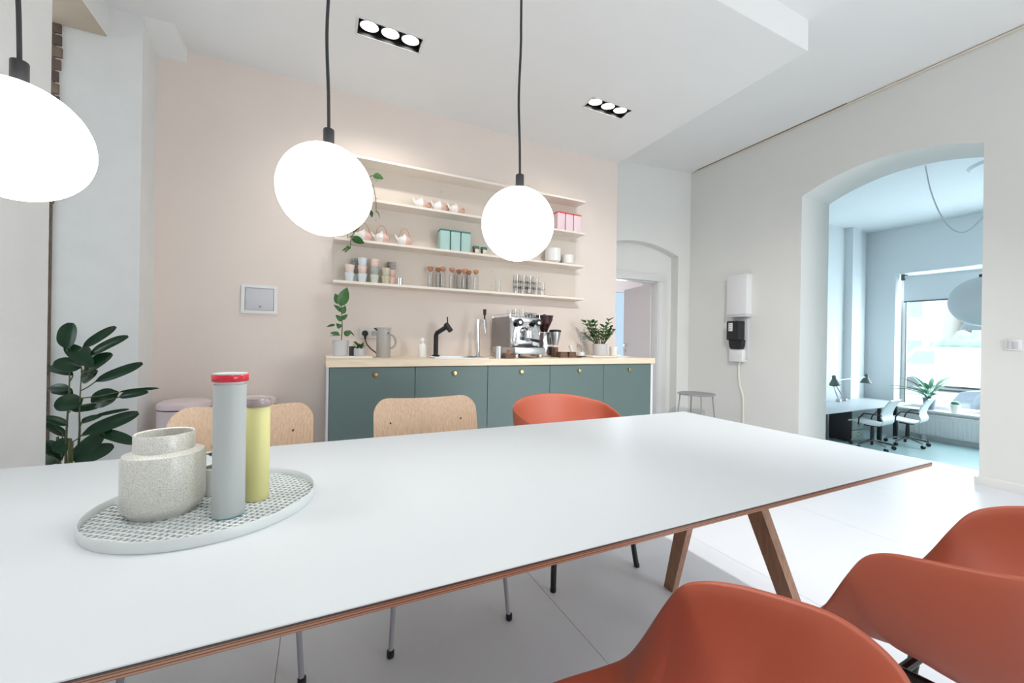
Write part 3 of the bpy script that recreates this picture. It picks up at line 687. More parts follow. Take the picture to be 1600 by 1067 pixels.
# glasses on the machine
tum = MB().lathe([(0.026, 0), (0.034, 0.085), (0.0325, 0.085), (0.025, 0.006), (0, 0.006)], 18).mesh('tumbler', m_glass)
for (x, y), lb in zip(((1.535, 0.20), (1.61, 0.20), (1.535, 0.30), (1.61, 0.30)), ('front left', 'front right', 'back left', 'back right')):
    tag(inst('glass_tumbler', tum, None, (x, y, HCT+0.361)), 'clear tumbler on top of the espresso machine, %s of four' % lb, 'glass', 'glasses on the espresso machine')
ecup = MB().lathe([(0.02, 0), (0.032, 0.052), (0.034, 0.055), (0.030, 0.052), (0.018, 0.006), (0, 0.006)], 18).mesh('steel_cup', m_chrome)
for x, lb in ((1.677, 'beside the tumblers'), (1.740, 'nearest the grinder')): tag(inst('steel_cup', ecup, None, (x, 0.22, HCT+0.361)), 'small steel cup on top of the espresso machine, ' + lb, 'cup', 'steel cups on the espresso machine')
tag(MB().lathe([(0.033, 0), (0.028, 0.105), (0.0265, 0.105), (0.031, 0.004), (0, 0.004)], 24).build('shaker_cup', m_steel, None, loc=(1.333, 0.09, HCT)), 'tapered steel cup left of the espresso machine', 'cup')
kb_ = thing('knock_box', 'dark low wooden box with round tamper beside the steel cup', 'box', (1.418, 0.075, HCT))
MB().rbox(-0.045, 0.045, -0.05, 0.05, 0, 0.03, 0.005).build('box_body', m_wdk, kb_)
MB().lathe([(0.02, 0.03), (0.02, 0.045), (0.008, 0.05), (0.012, 0.075), (0, 0.078)], 16).build('tamper', m_leg, kb_)
# grinder
gr = thing('coffee_grinder', 'coffee grinder with smoked hopper behind the espresso machine', 'grinder', (1.965, 0.40, HCT))
MB().rbox(-0.06, 0.075, -0.08, 0.10, 0, 0.25, 0.02, 3).build('body', m_chrome, gr)
MB().lathe([(0.035, 0.25), (0.04, 0.27), (0.085, 0.37), (0.088, 0.40), (0.083, 0.40), (0.08, 0.37), (0.036, 0.275), (0.03, 0.25), (0.035, 0.25)], 24, caps=False).build('hopper', m_hop, gr)
MB().lathe([(0.034, 0.26), (0.062, 0.33), (0, 0.335)], 20).build('beans', m_wdk, gr)
MB().lathe([(0.09, 0.40), (0.09, 0.412), (0.02, 0.415), (0.012, 0.425), (0, 0.426)], 24).build('hopper_lid', m_blkp, gr)
MB().lathe([(0.03, 0.12), (0.035, 0.14), (0.052, 0.225), (0.052, 0.25), (0.0, 0.25)], 22, M=T(0.05, -0.13, 0)).build('doser', m_steel, gr)
MB().lathe([(0.058, 0.248), (0.06, 0.258), (0.05, 0.268), (0.01, 0.272), (0, 0.272)], 22, M=T(0.05, -0.13, 0)).build('doser_lid', m_blkp, gr)
MB().rbox(0.03, 0.07, -0.16, -0.10, 0.0, 0.10, 0.005).build('stand', m_wdk, gr)
# wooden blocks and bits
bk = MB().prism([(-0.045, 0), (0.045, 0), (0.036, 0.055), (-0.036, 0.055)], 1, -0.035, 0.035)
me = bk.mesh('wooden_block', m_wdk)
tag(inst('wooden_block', me, None, (2.055, 0.20, HCT)), 'dark wooden block right of the grinder, the left of the pair', 'block', 'dark wooden blocks')
tag(inst('wooden_block', me, None, (2.155, 0.20, HCT)), 'dark wooden block right of the grinder, the right of the pair', 'block', 'dark wooden blocks')
tag(MB().lathe([(0.05, 0), (0.055, 0.008), (0.05, 0.008), (0.045, 0.004), (0, 0.004)], 24).build('coaster', m_blk, None, loc=(2.235, 0.22, HCT)), 'flat black dish beside the wooden blocks', 'dish')
br = thing('cleaning_brush', 'small upright brush with white bristles behind the black dish', 'brush', (2.27, 0.35, HCT))
MB().lathe([(0.02, 0), (0.022, 0.02), (0.012, 0.03), (0.01, 0.05), (0, 0.052)], 14).build('handle', m_steel, br)
MB().tube([(0, 0, 0.045), (-0.01, 0, 0.075), (-0.025, 0, 0.12)], [0.012, 0.016, 0.022], 12).build('bristles', m_por, br)
gj = thing('storage_jar', 'clear glass jar with metal clamp and pale contents', 'jar', (2.365, 0.33, HCT))
MB().lathe([(0.044, 0.008), (0.046, 0.012), (0.046, 0.10), (0.04, 0.11), (0.037, 0.11), (0.043, 0.098), (0.043, 0.014), (0, 0.012)], 24).build('jar_body', m_glass, gj)
MB().lathe([(0.041, 0.0145), (0.041, 0.05), (0, 0.055)], 20).build('contents', m_por, gj)
MB().lathe([(0.042, 0.111), (0.045, 0.118), (0.04, 0.128), (0, 0.13)], 24).build('lid', m_steel, gj)
MB().lathe([(0.055, 0), (0.055, 0.007), (0, 0.0075)], 24).build('coaster_base', m_wdk, gj)
tag(MB().rbox(2.42, 2.88, 0.20, 0.52, HCT, HCT+0.014, 0.004).build('serving_board', m_shelf), 'pale flat board under the leafy pot at the right worktop end', 'board')
p3 = thing('potted_plant', 'bushy glossy plant in a pale ribbed pot at the right worktop end', 'plant', (2.63, 0.36, ZT))
MB().lathe([(0.068, 0), (0.072, 0.006), (0.078, 0.12), (0.074, 0.122), (0.068, 0.10), (0, 0.10)], 30).build('pot', m_potg, p3)
MB().lathe([(0.069, 0.10), (0, 0.104)], 16).build('soil', m_soil, p3)
l4 = leaf_mesh('zz', 0.062, 0.03, 0.15, m_leafg, seg=6)
for k, (az, el, Ls) in enumerate(((2.9, 1.05, 0.30), (3.3, 1.2, 0.27), (2.4, 1.25, 0.26), (0.1, 1.25, 0.30), (0.4, 0.95, 0.22), (-0.6, 1.2, 0.22), (4.4, 1.2, 0.22), (1.6, 1.35, 0.26), (3.9, 1.0, 0.20), (5.4, 1.0, 0.2), (3.0, 0.7, 0.2))):
    d = Vector((math.cos(az)*math.cos(el), math.sin(az)*math.cos(el), math.sin(el))); b0 = Vector((0.03*math.cos(az), 0.03*math.sin(az), 0.10))
    MB().tube([b0, b0+d*Ls*0.5, b0+d*Ls], [0.006, 0.005, 0.002], 6).build('stem', m_stem, p3)
    for j in range(5):
        for s in (-1, 1):
            q = b0+d*Ls*(0.35+0.15*j); put_leaf(l4, p3, q, az+s*1.1, el*0.55, random.uniform(-.4, .4), random.uniform(0.9, 1.25))
tag(MB().lathe([(0.04, 0), (0.042, 0.004), (0.046, 0.092), (0.043, 0.092), (0.039, 0.008), (0, 0.008)], 24).build('white_cup', m_por, None, loc=(2.80, 0.34, ZT)), 'plain white cup right of the bushy plant', 'cup')

# ------------------------------------------------------------------ shelf unit
ZSH = [1.5503, 1.898, 2.2468, 2.5885]; YS = 0.442; X0, X1 = 0.028, 2.476
su = thing('shelf_unit', 'cream wall shelf unit of four long shelves above the worktop', 'shelf', (X0, YK, ZSH[0]))
MB().box(0, X1-X0, -0.006, -0.001, -0.02, ZSH[3]-ZSH[0]).build('back_panel', m_back, su)
for z in ZSH: MB().rbox(0, X1-X0, YS-YK, -0.006, z-ZSH[0]-0.022, z-ZSH[0], 0.002, 1).build('shelf_board', m_shelf, su)
scr = MB().lathe([(0.008, 0), (0.006, 0.004), (0, 0.005)], 10, M=T(0, 0, 0, rx=PI/2)).mesh('screw', m_steel)
for x in (0.34, 0.92, 1.45, 2.02):
    for k in range(3):
        for dz in (0.075, 0.225): inst('screw', scr, su, (x, -0.006, ZSH[k]-ZSH[0]+dz))
Y0 = 0.525
# teapots and creamers
def teapot(x, z, s, handle, label, grp, nm, rz):
    t = thing(nm, label, 'teapot' if handle else 'jug', (x, Y0, z), rz, grp)
    f = lambda P: [(a*s, b*s) for a, b in P]
    MB().lathe(f([(0.035, 0), (0.056, 0.015), (0.066, 0.04), (0.060, 0.066), (0.042, 0.082), (0.025, 0.086), (0, 0.086)]), 26).build('pot_body', m_pinkp if s < 0.95 else m_pinkp, t)
    MB().lathe(f([(0.028, 0.0855), (0.026, 0.092), (0.010, 0.096), (0.011, 0.108), (0, 0.11)]), 18).build('lid', m_por, t)
    MB().tube([(-0.05*s, 0, 0.045*s), (-0.072*s, 0, 0.065*s), (-0.088*s, 0, 0.092*s)], [0.018*s, 0.012*s, 0.008*s], 10).build('spout', m_por, t)
    mb = MB().lathe(f([(0.0355, -0.0), (0.0572, 0.0148), (0.0672, 0.04), (0.0612, 0.066), (0.0432, 0.0826)]), 26)
    # glaze half: keep the spout side
    vs = [v for v in mb.v]; keep = [q for q in mb.f if len(q) == 4 and all(vs[i][0] < 0.0 for i in q)]; mb.f = keep
    mb.build('white_glaze', m_por, t)
    if handle: MB().tube([(0.045*s*math.cos(a), 0, 0.075*s+0.085*s*math.sin(a)) for a in [i*PI/10 for i in range(11)]], 0.0035, 6).build('handle', m_bamboo, t)
    else: MB().tube(catmull([(0.05*s, 0, 0.07*s), (0.085*s, 0, 0.072*s), (0.088*s, 0, 0.04*s), (0.06*s, 0, 0.025*s)], 5), 0.006, 6).build('handle', m_bamboo, t)
for x, lb in ((0.262, 'pink and white teapot with bamboo handle, partly behind the middle globe lamp'), (0.405, 'pink and white teapot with bamboo handle, middle of the three'), (0.60, 'pink and white teapot with bamboo handle, nearest the mint tins')):
    teapot(x, ZSH[1], 1.0, True, lb, 'teapots on the third shelf', 'teapot', 0.15)
for x, lb in ((0.745, 'small pink and white jug, leftmost of three on the upper shelf'), (0.91, 'small pink and white jug, middle of three on the upper shelf'), (1.065, 'small pink and white jug, rightmost of three on the upper shelf')):
    teapot(x, ZSH[2], 0.98, False, lb, 'jugs on the upper shelf', 'cream_jug', 0.15)
def tin(x, z, w, h, mb_, ml, label, grp, rz=0.0):
    t = thing('tea_tin', label, 'tin', (x, Y0-0.005, z), rz, grp)
    MB().rbox(-w/2, w/2, -w/2, w/2, 0, h-0.012, 0.003).build('tin_body', mb_, t)
    MB().rbox(-w/2-0.002, w/2+0.002, -w/2-0.002, w/2+0.002, h-0.016, h, 0.003).build('lid', ml, t)
for x, lb in ((0.955, 'leftmost'), (1.055, 'middle'), (1.155, 'rightmost')): tin(x, ZSH[1], 0.088, 0.193, m_mint, m_mintl, 'mint green square tin with dark lid, %s of three' % lb, 'mint tins')
for x, lb in ((2.195, 'leftmost'), (2.298, 'middle'), (2.400, 'rightmost')): tin(x, ZSH[2], 0.090, 0.193, m_ptin, m_plid, 'pale pink square tin with red lid, %s of three' % lb, 'pink tins')
for x, lb in ((1.262, 'small dark-lidded jar with cream label right beside the mint tins'), (1.342, 'small dark-lidded jar with cream label next to the right globe lamp')):
    t = thing('spice_jar', lb, 'jar', (x, 0.50, ZSH[1]), 0, 'small jars')
    MB().lathe([(0.028, 0), (0.030, 0.004), (0.030, 0.052), (0, 0.052)], 20).build('jar_body', m_wdk, t)
    MB().lathe([(0.032, 0.052), (0.033, 0.055), (0.033, 0.072), (0, 0.073)], 20).build('lid', m_mintl, t)
    MB().grid([[(0.0306*math.cos(a), 0.0306*math.sin(a), zz) for a in [math.radians(-125+i*9) for i in range(11)]] for zz in (0.008, 0.046)]).build('label', m_lab, t)
# bowls
def bowl(x, z, r, h, label, grp):
    o = MB().lathe([(r*0.5, 0), (r*0.55, 0.004), (r*0.93, h*0.45), (r, h), (r-0.004, h), (r*0.89, h*0.48), (r*0.5, 0.008), (0, 0.007)], 32).build('bowl', m_por, None, loc=(x, 0.53, z)); tag(o, label, 'bowl', grp)
POS = ['bottom', 'second', 'third', 'fourth', 'top']
for k in range(5): bowl(2.13, ZSH[1]+k*0.024, 0.086, 0.055, 'white bowl in the taller stack beside the right globe lamp, %s of five' % POS[k], 'taller bowl stack')
for k in range(4): bowl(2.315, ZSH[1]+k*0.019, 0.064, 0.048, 'smaller white bowl in the short stack at the shelf end, %s of four' % ['bottom', 'second', 'third', 'top'][k], 'shorter bowl stack')
# mugs
MUG = {}
def mug(x, y, z, key, base, line, label):
    if key not in MUG:
        mt = grid_mat('mug_'+key, base, line, 0.0115) if line else mat('mug_'+key, base, 0.3)
        MUG[key] = (MB().lathe([(0.026, 0), (0.029, 0.004), (0.0385, 0.068), (0.040, 0.072), (0.0375, 0.072), (0.028, 0.008), (0, 0.007)], 26).mesh('mug_'+key, mt))
    tag(inst('mug', MUG[key], None, (x, y, z)), label, 'mug', 'stacked mugs on the lower shelf')
BL, CO, GR, YE, PK = (222, 229, 234), (242, 190, 172), (220, 224, 212), (236, 232, 208), (246, 210, 200)
stacks = [(0.153, 0.50, [('bl', BL, None), ('pe', (246, 226, 212), None)], ['plain pale blue mug, bottom of the leftmost mug stack', 'plain peach mug on top of the leftmost stack']),
          (0.251, 0.50, [('bl', BL, None), ('cg', CO, (246, 236, 228)), ('bl2', (228, 234, 238), None)], ['plain pale blue mug under a coral checked mug', 'coral checked mug between two pale blue mugs', 'pale blue mug on top of the coral checked mug']),
          (0.349, 0.50, [('gg', (234, 240, 226), (196, 202, 188)), ('gr', GR, (150, 152, 140)), ('pk', (240, 196, 180), (250, 232, 222))], ['pale green checked mug, bottom of the third stack', 'grey-green checked mug in the middle of the third stack', 'coral pink checked mug on top of the third stack']),
          (0.440, 0.50, [('ye', YE, (176, 170, 140)), ('ye2', (232, 228, 206), (196, 190, 160))], ['yellowish checked mug, bottom of the fourth stack', 'yellow rimmed checked mug on top of the fourth stack']),
          (0.205, 0.575, [('bl', BL, None), ('dk', (214, 210, 202), (90, 88, 84)), ('dk', (214, 210, 202), (90, 88, 84))], ['pale mug at the back of the shelf, bottom of its stack', 'dark checked mug at the back left, second of its stack', 'dark checked mug at the back left, top of its stack']),
          (0.500, 0.570, [('pk2', PK, None), ('pkc', (226, 160, 156), (244, 222, 216)), ('dk', (214, 210, 202), (90, 88, 84))], ['plain pink mug, bottom of the back stack near the steel cup', 'pink checked mug in the back stack near the steel cup', 'dark checked mug on top of the pink back stack'])]
for x, y, items, labs in stacks:
    for k, ((key, b, l), lb) in enumerate(zip(items, labs)): mug(x, y, ZSH[0]+k*0.066, key, b, l, lb)
tag(MB().lathe([(0.024, 0), (0.026, 0.062), (0.0245, 0.062), (0.022, 0.004), (0, 0.004)], 22).build('steel_beaker', m_chrome, None, loc=(0.562, 0.50, ZSH[0])), 'small shiny steel beaker right of the mugs', 'cup')
# corked bottles
btl = MB().lathe([(0.026, 0), (0.030, 0.004), (0.030, 0.115), (0.026, 0.135), (0.017, 0.148), (0.017, 0.168), (0.0145, 0.168), (0.0145, 0.15), (0.0235, 0.132), (0.0275, 0.112), (0.0275, 0.008), (0, 0.006)], 20).mesh('glass_body', m_glass)
crk = MB().lathe([(0.014, 0.155), (0.0142, 0.169), (0.024, 0.170), (0.025, 0.190), (0.022, 0.196), (0, 0.197)], 18).mesh('cork', m_cork)
bl = ['leftmost', 'second from the left, back row', 'second from the left, front row', 'third from the left', 'left of the middle pair', 'right of the middle pair', 'next to last at the back', 'rightmost']
for (x, y), lb in zip(((0.842, 0.55), (0.918, 0.56), (0.940, 0.49), (1.030, 0.50), (1.118, 0.56), (1.150, 0.49), (1.215, 0.56), (1.262, 0.49)), bl):
    t = thing('corked_bottle', 'clear glass bottle with cork stopper, ' + lb, 'bottle', (x, y, ZSH[0]), 0, 'corked glass bottles')
    inst('bottle_body', btl, t); inst('cork', crk, t)
tall = MB().lathe([(0.028, 0), (0.032, 0.13), (0.0305, 0.13), (0.026, 0.006), (0, 0.006)], 18).mesh('tall_glass', m_glass)
tag(inst('tall_glass', tall, None, (1.512, 0.53, ZSH[0])), 'single tall clear glass between the corked bottles and stacked tumblers', 'glass')
stk_t = MB().lathe([(0.030, 0), (0.036, 0.078), (0.0345, 0.078), (0.0285, 0.007), (0, 0.007)], 18).mesh('stacking_tumbler', m_glass)
for k, (x, n) in enumerate(((1.700, 3), (1.775, 3), (1.850, 3), (1.925, 3), (2.0, 2))):
    for j in range(n): tag(inst('stacking_tumbler', stk_t, None, (x, 0.515, ZSH[0]+j*0.058+0.0)), 'clear tumbler in the %s tumbler stack, %s one' % (['first', 'second', 'third', 'fourth', 'short last'][k], ['bottom', 'second', 'third'][j]), 'glass', 'stacked tumblers')
tag(MB().lathe([(0.03, 0), (0.055, 0.010), (0.054, 0.014), (0.03, 0.005), (0, 0.004)], 24).build('saucer', m_por, None, loc=(2.135, 0.52, ZSH[0])), 'white saucer lying right of the tumbler stacks', 'saucer')
# trailing plant on the upper shelf
tr = thing('trailing_plant', 'trailing pothos hanging off the shelves behind the middle globe lamp', 'plant', (0.22, 0.53, ZSH[2]))
MB().lathe([(0.045, 0), (0.06, 0.10), (0.063, 0.10), (0.058, 0.104), (0.053, 0.09), (0, 0.09)], 24).build('pot', m_por, tr)
l5 = leaf_mesh('pothos', 0.085, 0.06, 0.25, m_leafp)
l6 = leaf_mesh('pothos_dark', 0.085, 0.06, 0.25, m_leafg)
vines = [[(0, 0, 0.09), (0.05, -0.06, 0.16), (0.07, -0.11, 0.10), (0.06, -0.12, -0.1), (0.0, -0.12, -0.25), (-0.06, -0.12, -0.34), (-0.07, -0.12, -0.44)],
         [(0, 0, 0.09), (-0.05, -0.06, 0.14), (-0.09, -0.11, 0.06), (-0.10, -0.12, -0.15), (-0.09, -0.125, -0.36)],
         [(0, 0, 0.09), (0.06, -0.05, 0.18), (0.10, -0.08, 0.2)], [(0, 0, 0.09), (0.09, -0.08, 0.12), (0.12, -0.11, 0.0), (0.125, -0.12, -0.12)]]
for v in vines: MB().tube(catmull(v, 5), 0.0028, 6).build('vine', m_stem, tr)
for (p_, az, el, r_, s, mm) in (((-0.07, -0.12, -0.44), 3.3, -0.2, 0.2, 0.85, l6), ((-0.07, -0.12, -0.43), 3.6, -0.6, 0.9, 0.9, l5), ((-0.06, -0.12, -0.36), 0.05, -0.1, -0.8, 1.15, l6), ((-0.08, -0.12, -0.35), 0.1, 0.15, 0.5, 1.0, l5), ((0.10, -0.08, 0.2), 0.3, 0.1, -0.6, 1.0, l5),
                             ((0.125, -0.12, -0.10), 0.2, -0.9, 0.4, 0.8, l5), ((0.06, -0.12, -0.1), 0.8, -0.5, 0.3, 0.9, l6), ((-0.1, -0.12, -0.15), 3.6, -0.4, 0.2, 0.9, l5), ((0.0, -0.12, -0.25), 2.8, -0.6, 0.2, 0.9, l6), ((0, -0.03, 0.12), 4.5, 0.5, 0, 1, l5), ((0, 0, 0.1), 5.6, 0.7, 0, 1, l6), ((0, 0, 0.1), 2.2, 0.8, 0, 1, l5)):
    put_leaf(mm, tr, p_, az, el, r_, s)

# ================================================================== WALL THINGS
fp = thing('flush_wall_panel', 'small white square service flap on the blush wall', 'panel', (-0.494, YK, 1.375))
fr_ = MB()
for a in ((-0.122, -0.098, -0.112, 0.112), (0.098, 0.122, -0.112, 0.112)): fr_.box(a[0], a[1], -0.014, 0, a[2], a[3])
fr_.box(-0.098, 0.098, -0.014, 0, 0.088, 0.112); fr_.box(-0.098, 0.098, -0.014, 0, -0.112, -0.088)
fr_.build('frame', m_wht, fp)
MB().rbox(-0.095, 0.095, -0.010, -0.002, -0.085, 0.085, 0.002).build('flap', m_wht2, fp)
MB().lathe([(0.008, 0), (0.008, 0.003), (0, 0.004)], 14, M=T(0.005, -0.010, -0.058, rx=PI/2)).build('lock', m_gtube, fp)
MB().box(-0.012, -0.006, -0.0105, -0.0095, -0.035, -0.03).build('mark', m_wht, fp)
# electricity meter group on the right wall (normal -X)
fb = thing('fuse_box', 'white fuse box hung highest on the right wall', 'box', (XR, 0.20, 1.42))
MB().rbox(-0.105, 0, -0.145, 0.115, 0.03, 0.52, 0.006).build('cover', m_wht, fb)
MB().rbox(-0.112, 0, -0.15, 0.12, 0.0, 0.028, 0.004).build('bottom_rail', m_wht2, fb)
mt_ = thing('electricity_meter', 'black electricity meter on a white backboard below the fuse box', 'meter', (XR, 0.20, 0.90))
MB().rbox(-0.02, 0, -0.11, 0.09, 0.0, 0.505, 0.004).build('backboard', m_wht2, mt_)
mm_ = MB().rbox(-0.145, -0.02, -0.075, 0.085, 0.235, 0.47, 0.01).build('meter_body', m_blkp, mt_)
MB().rbox(-0.149, -0.145, 0.0, 0.055, 0.345, 0.445, 0.002).build('display', m_wht, mm_)
for z in (0.37, 0.40, 0.425): MB().box(-0.1505, -0.149, 0.008, 0.047, z, z+0.004).build('display_line', m_blkp, mm_)
MB().prism([(-0.085, 0.235), (0.085, 0.235), (0.075, 0.15), (0.055, 0.125), (-0.055, 0.125), (-0.075, 0.15)], 0, XR-XR-0.10, -0.02).build('terminal_cover', m_blk, mt_)
MB().rbox(-0.085, 0, -0.085, 0.085, -0.03, 0.12, 0.005).build('terminal_box', m_wht, mt_)
cb = MB().tube(catmull([(XR-0.015, 0.20, 0.872), (XR-0.015, 0.20, 0.70), (XR-0.015, 0.18, 0.55), (XR-0.015, 0.14, 0.42), (XR-0.015, 0.135, 0.0)], 5), 0.013, 8).build('wall_cable', mat('cable_cream', (226, 222, 210), 0.5))
tag(cb, 'cream cable running down the wall from the meter', 'cable')
ls = thing('light_switch', 'white double light switch right of the arch', 'switch', (XR, -1.985, 1.108))
MB().rbox(-0.010, 0, -0.042, 0.042, -0.042, 0.042, 0.003).build('frame', m_wht, ls)
for s in (-1, 1): MB().rbox(-0.014, -0.010, s*0.0145-0.0135, s*0.0145+0.0135, -0.028, 0.028, 0.002).build('rocker', m_wht2, ls)
# wire stool
st = thing('stool', 'grey metal stool with thin rod legs by the right wall', 'stool', (4.15, 0.40, 0))
MB().lathe([(0.20, 0.452), (0.212, 0.455), (0.217, 0.462), (0.212, 0.47), (0.12, 0.462), (0, 0.460)], 36).build('seat', m_grey, st)
for k in range(4):
    a = PI/4+k*PI/2+0.2; MB().tube([(0.19*math.cos(a), 0.19*math.sin(a), 0.456), (0.235*math.cos(a), 0.235*math.sin(a), 0.0)], 0.008, 8).build('leg', m_grey, st)
MB().tube([(0.219*math.cos(i*PI/18), 0.219*math.sin(i*PI/18), 0.16) for i in range(37)], 0.005, 6).build('foot_ring', m_grey, st)
# bins
def bin_(x, y, m, label):
    t = thing('pedal_bin', label, 'bin', (x, y, 0), 0, 'pedal bins against the kitchen wall')
    MB().lathe([(0.145, 0), (0.15, 0.01), (0.15, 0.575), (0, 0.575)], 40).build('bin_body', m, t)
    MB().lathe([(0.152, 0), (0.152, 0.02), (0.149, 0.021)], 40).build('base_ring', m_blkp, t)
    MB().lathe([(0.1515, 0.575), (0.1515, 0.583), (0, 0.583)], 40).build('seal_ring', m_blk, t)
    MB().lathe([(0.153, 0.583), (0.154, 0.60), (0.148, 0.618), (0.12, 0.634), (0.06, 0.643), (0, 0.645)], 40).build('lid', m, t)
    MB().rbox(-0.03, 0.03, -0.20, -0.14, 0.015, 0.028, 0.004).build('pedal', m_steel, t)
bin_(-0.90, 0.40, m_binp, 'pale pink domed pedal bin, the left one')
bin_(-0.50, 0.42, m_binp2, 'cream pink domed pedal bin behind the yellow canister')

# ================================================================== LEFT PLANT
lp = thing('rubber_plant', 'dark green rubber plant with big glossy leaves in the wall opening', 'plant', (-1.33, 0.0, 0))
MB().lathe([(0.11, 0), (0.135, 0.24), (0.142, 0.245), (0.13, 0.25), (0.122, 0.22), (0, 0.22)], 32).build('pot', m_cement, lp)
MB().lathe([(0.124, 0.219), (0, 0.225)], 20).build('soil', m_soil, lp)
stems = [((0.0, 0.0), (0.01, 0.0, 1.02)), ((0.03, 0.01), (0.07, -0.03, 0.86)), ((-0.03, 0.02), (-0.02, 0.01, 0.52)), ((0.02, -0.03), (0.04, -0.03, 0.48))]
ss = []
for (bx, by), tpz in stems:
    c = catmull([(bx, by, 0.2), (bx*1.6, by*1.4, 0.5), (tpz[0]*0.9, tpz[1]*0.9, tpz[2]*0.75), tpz], 6); ss.append(c)
    MB().tube(c, [0.0068-0.0045*i/(len(c)-1) for i in range(len(c))], 8).build('stem', m_stem, lp)
l7 = leaf_mesh('ficus', 0.22, 0.088, 0.14, m_leafd, fold=0.14, tip=0, seg=14)
l8 = leaf_mesh('ficus_wide', 0.17, 0.105, 0.25, m_leafd, fold=0.1, seg=10)
for (bx, by, bz, tx, ty_, tz, w_) in [(0.002, -0.016, 0.995, 0.011, -0.031, 1.138, 0.072), (0.065, -0.008, 1.001, 0.197, -0.017, 1.123, 0.041), (0.086, 0.008, 0.952, 0.252, -0.056, 1.077, 0.054), (0.119, -0.029, 0.892, -0.003, -0.015, 1.025, 0.066), (0.064, -0.014, 0.892, -0.025, -0.061, 0.925, 0.072), (0.061, 0.03, 0.858, 0.162, 0.007, 0.973, 0.074), (0.119, 0.02, 0.87, 0.049, -0.002, 0.822, 0.074), (0.115, 0.008, 0.809, 0.323, -0.047, 0.909, 0.048), (0.02, 0.008, 0.846, -0.093, 0.025, 0.909, 0.054), (0.216, 0.001, 0.744, 0.39, 0.006, 0.765, 0.017), (0.218, 0.01, 0.715, 0.344, -0.053, 0.752, 0.043), (0.213, 0.015, 0.743, 0.09, 0.005, 0.685, 0.09), (0.07, -0.012, 0.715, -0.01, -0.079, 0.691, 0.084), (0.008, 0.022, 0.65, 0.124, -0.001, 0.668, 0.036), (0.01, 0.013, 0.763, -0.097, 0.031, 0.789, 0.048), (0.019, 0.013, 0.739, -0.078, 0.035, 0.779, 0.054), (0.109, -0.006, 0.608, 0.254, 0.004, 0.647, 0.019), (0.068, -0.003, 0.513, 0.293, 0.02, 0.617, 0.066), (0.113, 0.023, 0.52, 0.299, -0.038, 0.463, 0.058), (0.014, -0.022, 0.57, -0.051, -0.07, 0.636, 0.041), (-0.015, 0.028, 0.501, -0.082, 0.002, 0.59, 0.041), (0.016, 0.008, 0.491, -0.032, -0.032, 0.433, 0.066), (0.02, 0.0, 0.365, 0.156, -0.031, 0.512, 0.072), (0.041, -0.009, 0.359, 0.191, -0.02, 0.44, 0.074), (-0.017, 0.005, 0.38, -0.096, 0.025, 0.491, 0.06), (0.024, 0.011, 0.386, 0.104, 0.034, 0.477, 0.054), (-0.032, 0.021, 0.359, -0.106, 0.05, 0.396, 0.06), (0.058, 0.01, 0.578, 0.136, -0.043, 0.619, 0.03), (0.086, 0.022, 0.926, 0.047, 0.048, 1.018, 0.036)]:
    near = min((q for c in ss for q in c), key=lambda q: abs(q.z-(bz-0.03))*1.5+abs(q.x-bx))
    MB().tube([near, ((near.x+bx)/2, (near.y+by)/2, (near.z+bz)/2-0.004), (bx, by, bz)], 0.0035, 5).build('leaf_stalk', m_stem, lp)
    span_leaf(l7, lp, 0.22, 0.088, (bx, by, bz), (tx, ty_, tz), w_*1.12, (random.uniform(-0.2, 0.7), -1.0, random.uniform(0.1, 1.0)))

# ================================================================== LIGHT FITTINGS
def spot_light(parent, loc, target, power, size, blend=0.8, radius=0.045, col=(1.0, 0.96, 0.91)):
    l = bpy.data.lights.new('spot', 'SPOT'); l.energy = power; l.spot_size = size; l.spot_blend = blend; l.shadow_soft_size = radius; l.color = col
    o = bpy.data.objects.new('spot_beam', l); COL.objects.link(o)
    o.location = loc; o.rotation_euler = (Vector(target)-Vector(loc)).to_track_quat('-Z', 'Y').to_euler()
    return o
def spot_box(cx, cy, z, w, d, label, tgt, power, size):
    t = thing('ceiling_spot_box', label, 'lamp', (cx, cy, z), 0, 'recessed triple ceiling spots')
    f = MB(); a, b = w/2, d/2
    for q in ((-a-0.012, a+0.012, -b-0.012, -b), (-a-0.012, a+0.012, b, b+0.012), (-a-0.012, -a, -b, b), (a, a+0.012, -b, b)): f.box(*q, -0.004, 0.006)
    f.build('frame', m_trim, t)
    h = MB(); h.box(-a, a, -b, b, 0.11, 0.12); h.box(-a, -a+0.003, -b, b, 0, 0.11); h.box(a-0.003, a, -b, b, 0, 0.11); h.box(-a, a, -b, -b+0.003, 0, 0.11); h.box(-a, a, b-0.003, b, 0, 0.11)
    h.build('housing', m_blk, t)
    for k in (-1, 0, 1):
        x = k*w/3.05; tl = (tgt[1]-cy) and 0.42
        Mx = T(x, 0, 0.016, rx=0.12)
        MB().lathe([(0.062, 0.0), (0.058, 0.0), (0.05, 0.03), (0.05, 0.06), (0.062, 0.055), (0.062, 0.0)], 28, M=Mx, caps=False).build('lamp_ring', m_steel, t)
        MB().lathe([(0.0, 0.006), (0.055, 0.012), (0.052, 0.03), (0, 0.03)], 28, M=Mx).build('lens', m_spot, t)
        spot_light(t, (cx+x, cy, z-0.012), (cx+x*2.2+tgt[0], tgt[1], tgt[2]), power, size)
spot_box((SPX[0][0]+SPX[0][1])/2, -0.203, HS, 0.42, 0.15, 'recessed black triple spot box over the left cabinets', (0.0, YK, 1.0), 7.0, math.radians(105))
spot_box((SPX[1][0]+SPX[1][1])/2, -0.203, HS, 0.424, 0.15, 'recessed black triple spot box near the soffit end', (-0.12, YK, 1.0), 2.8, math.radians(105))
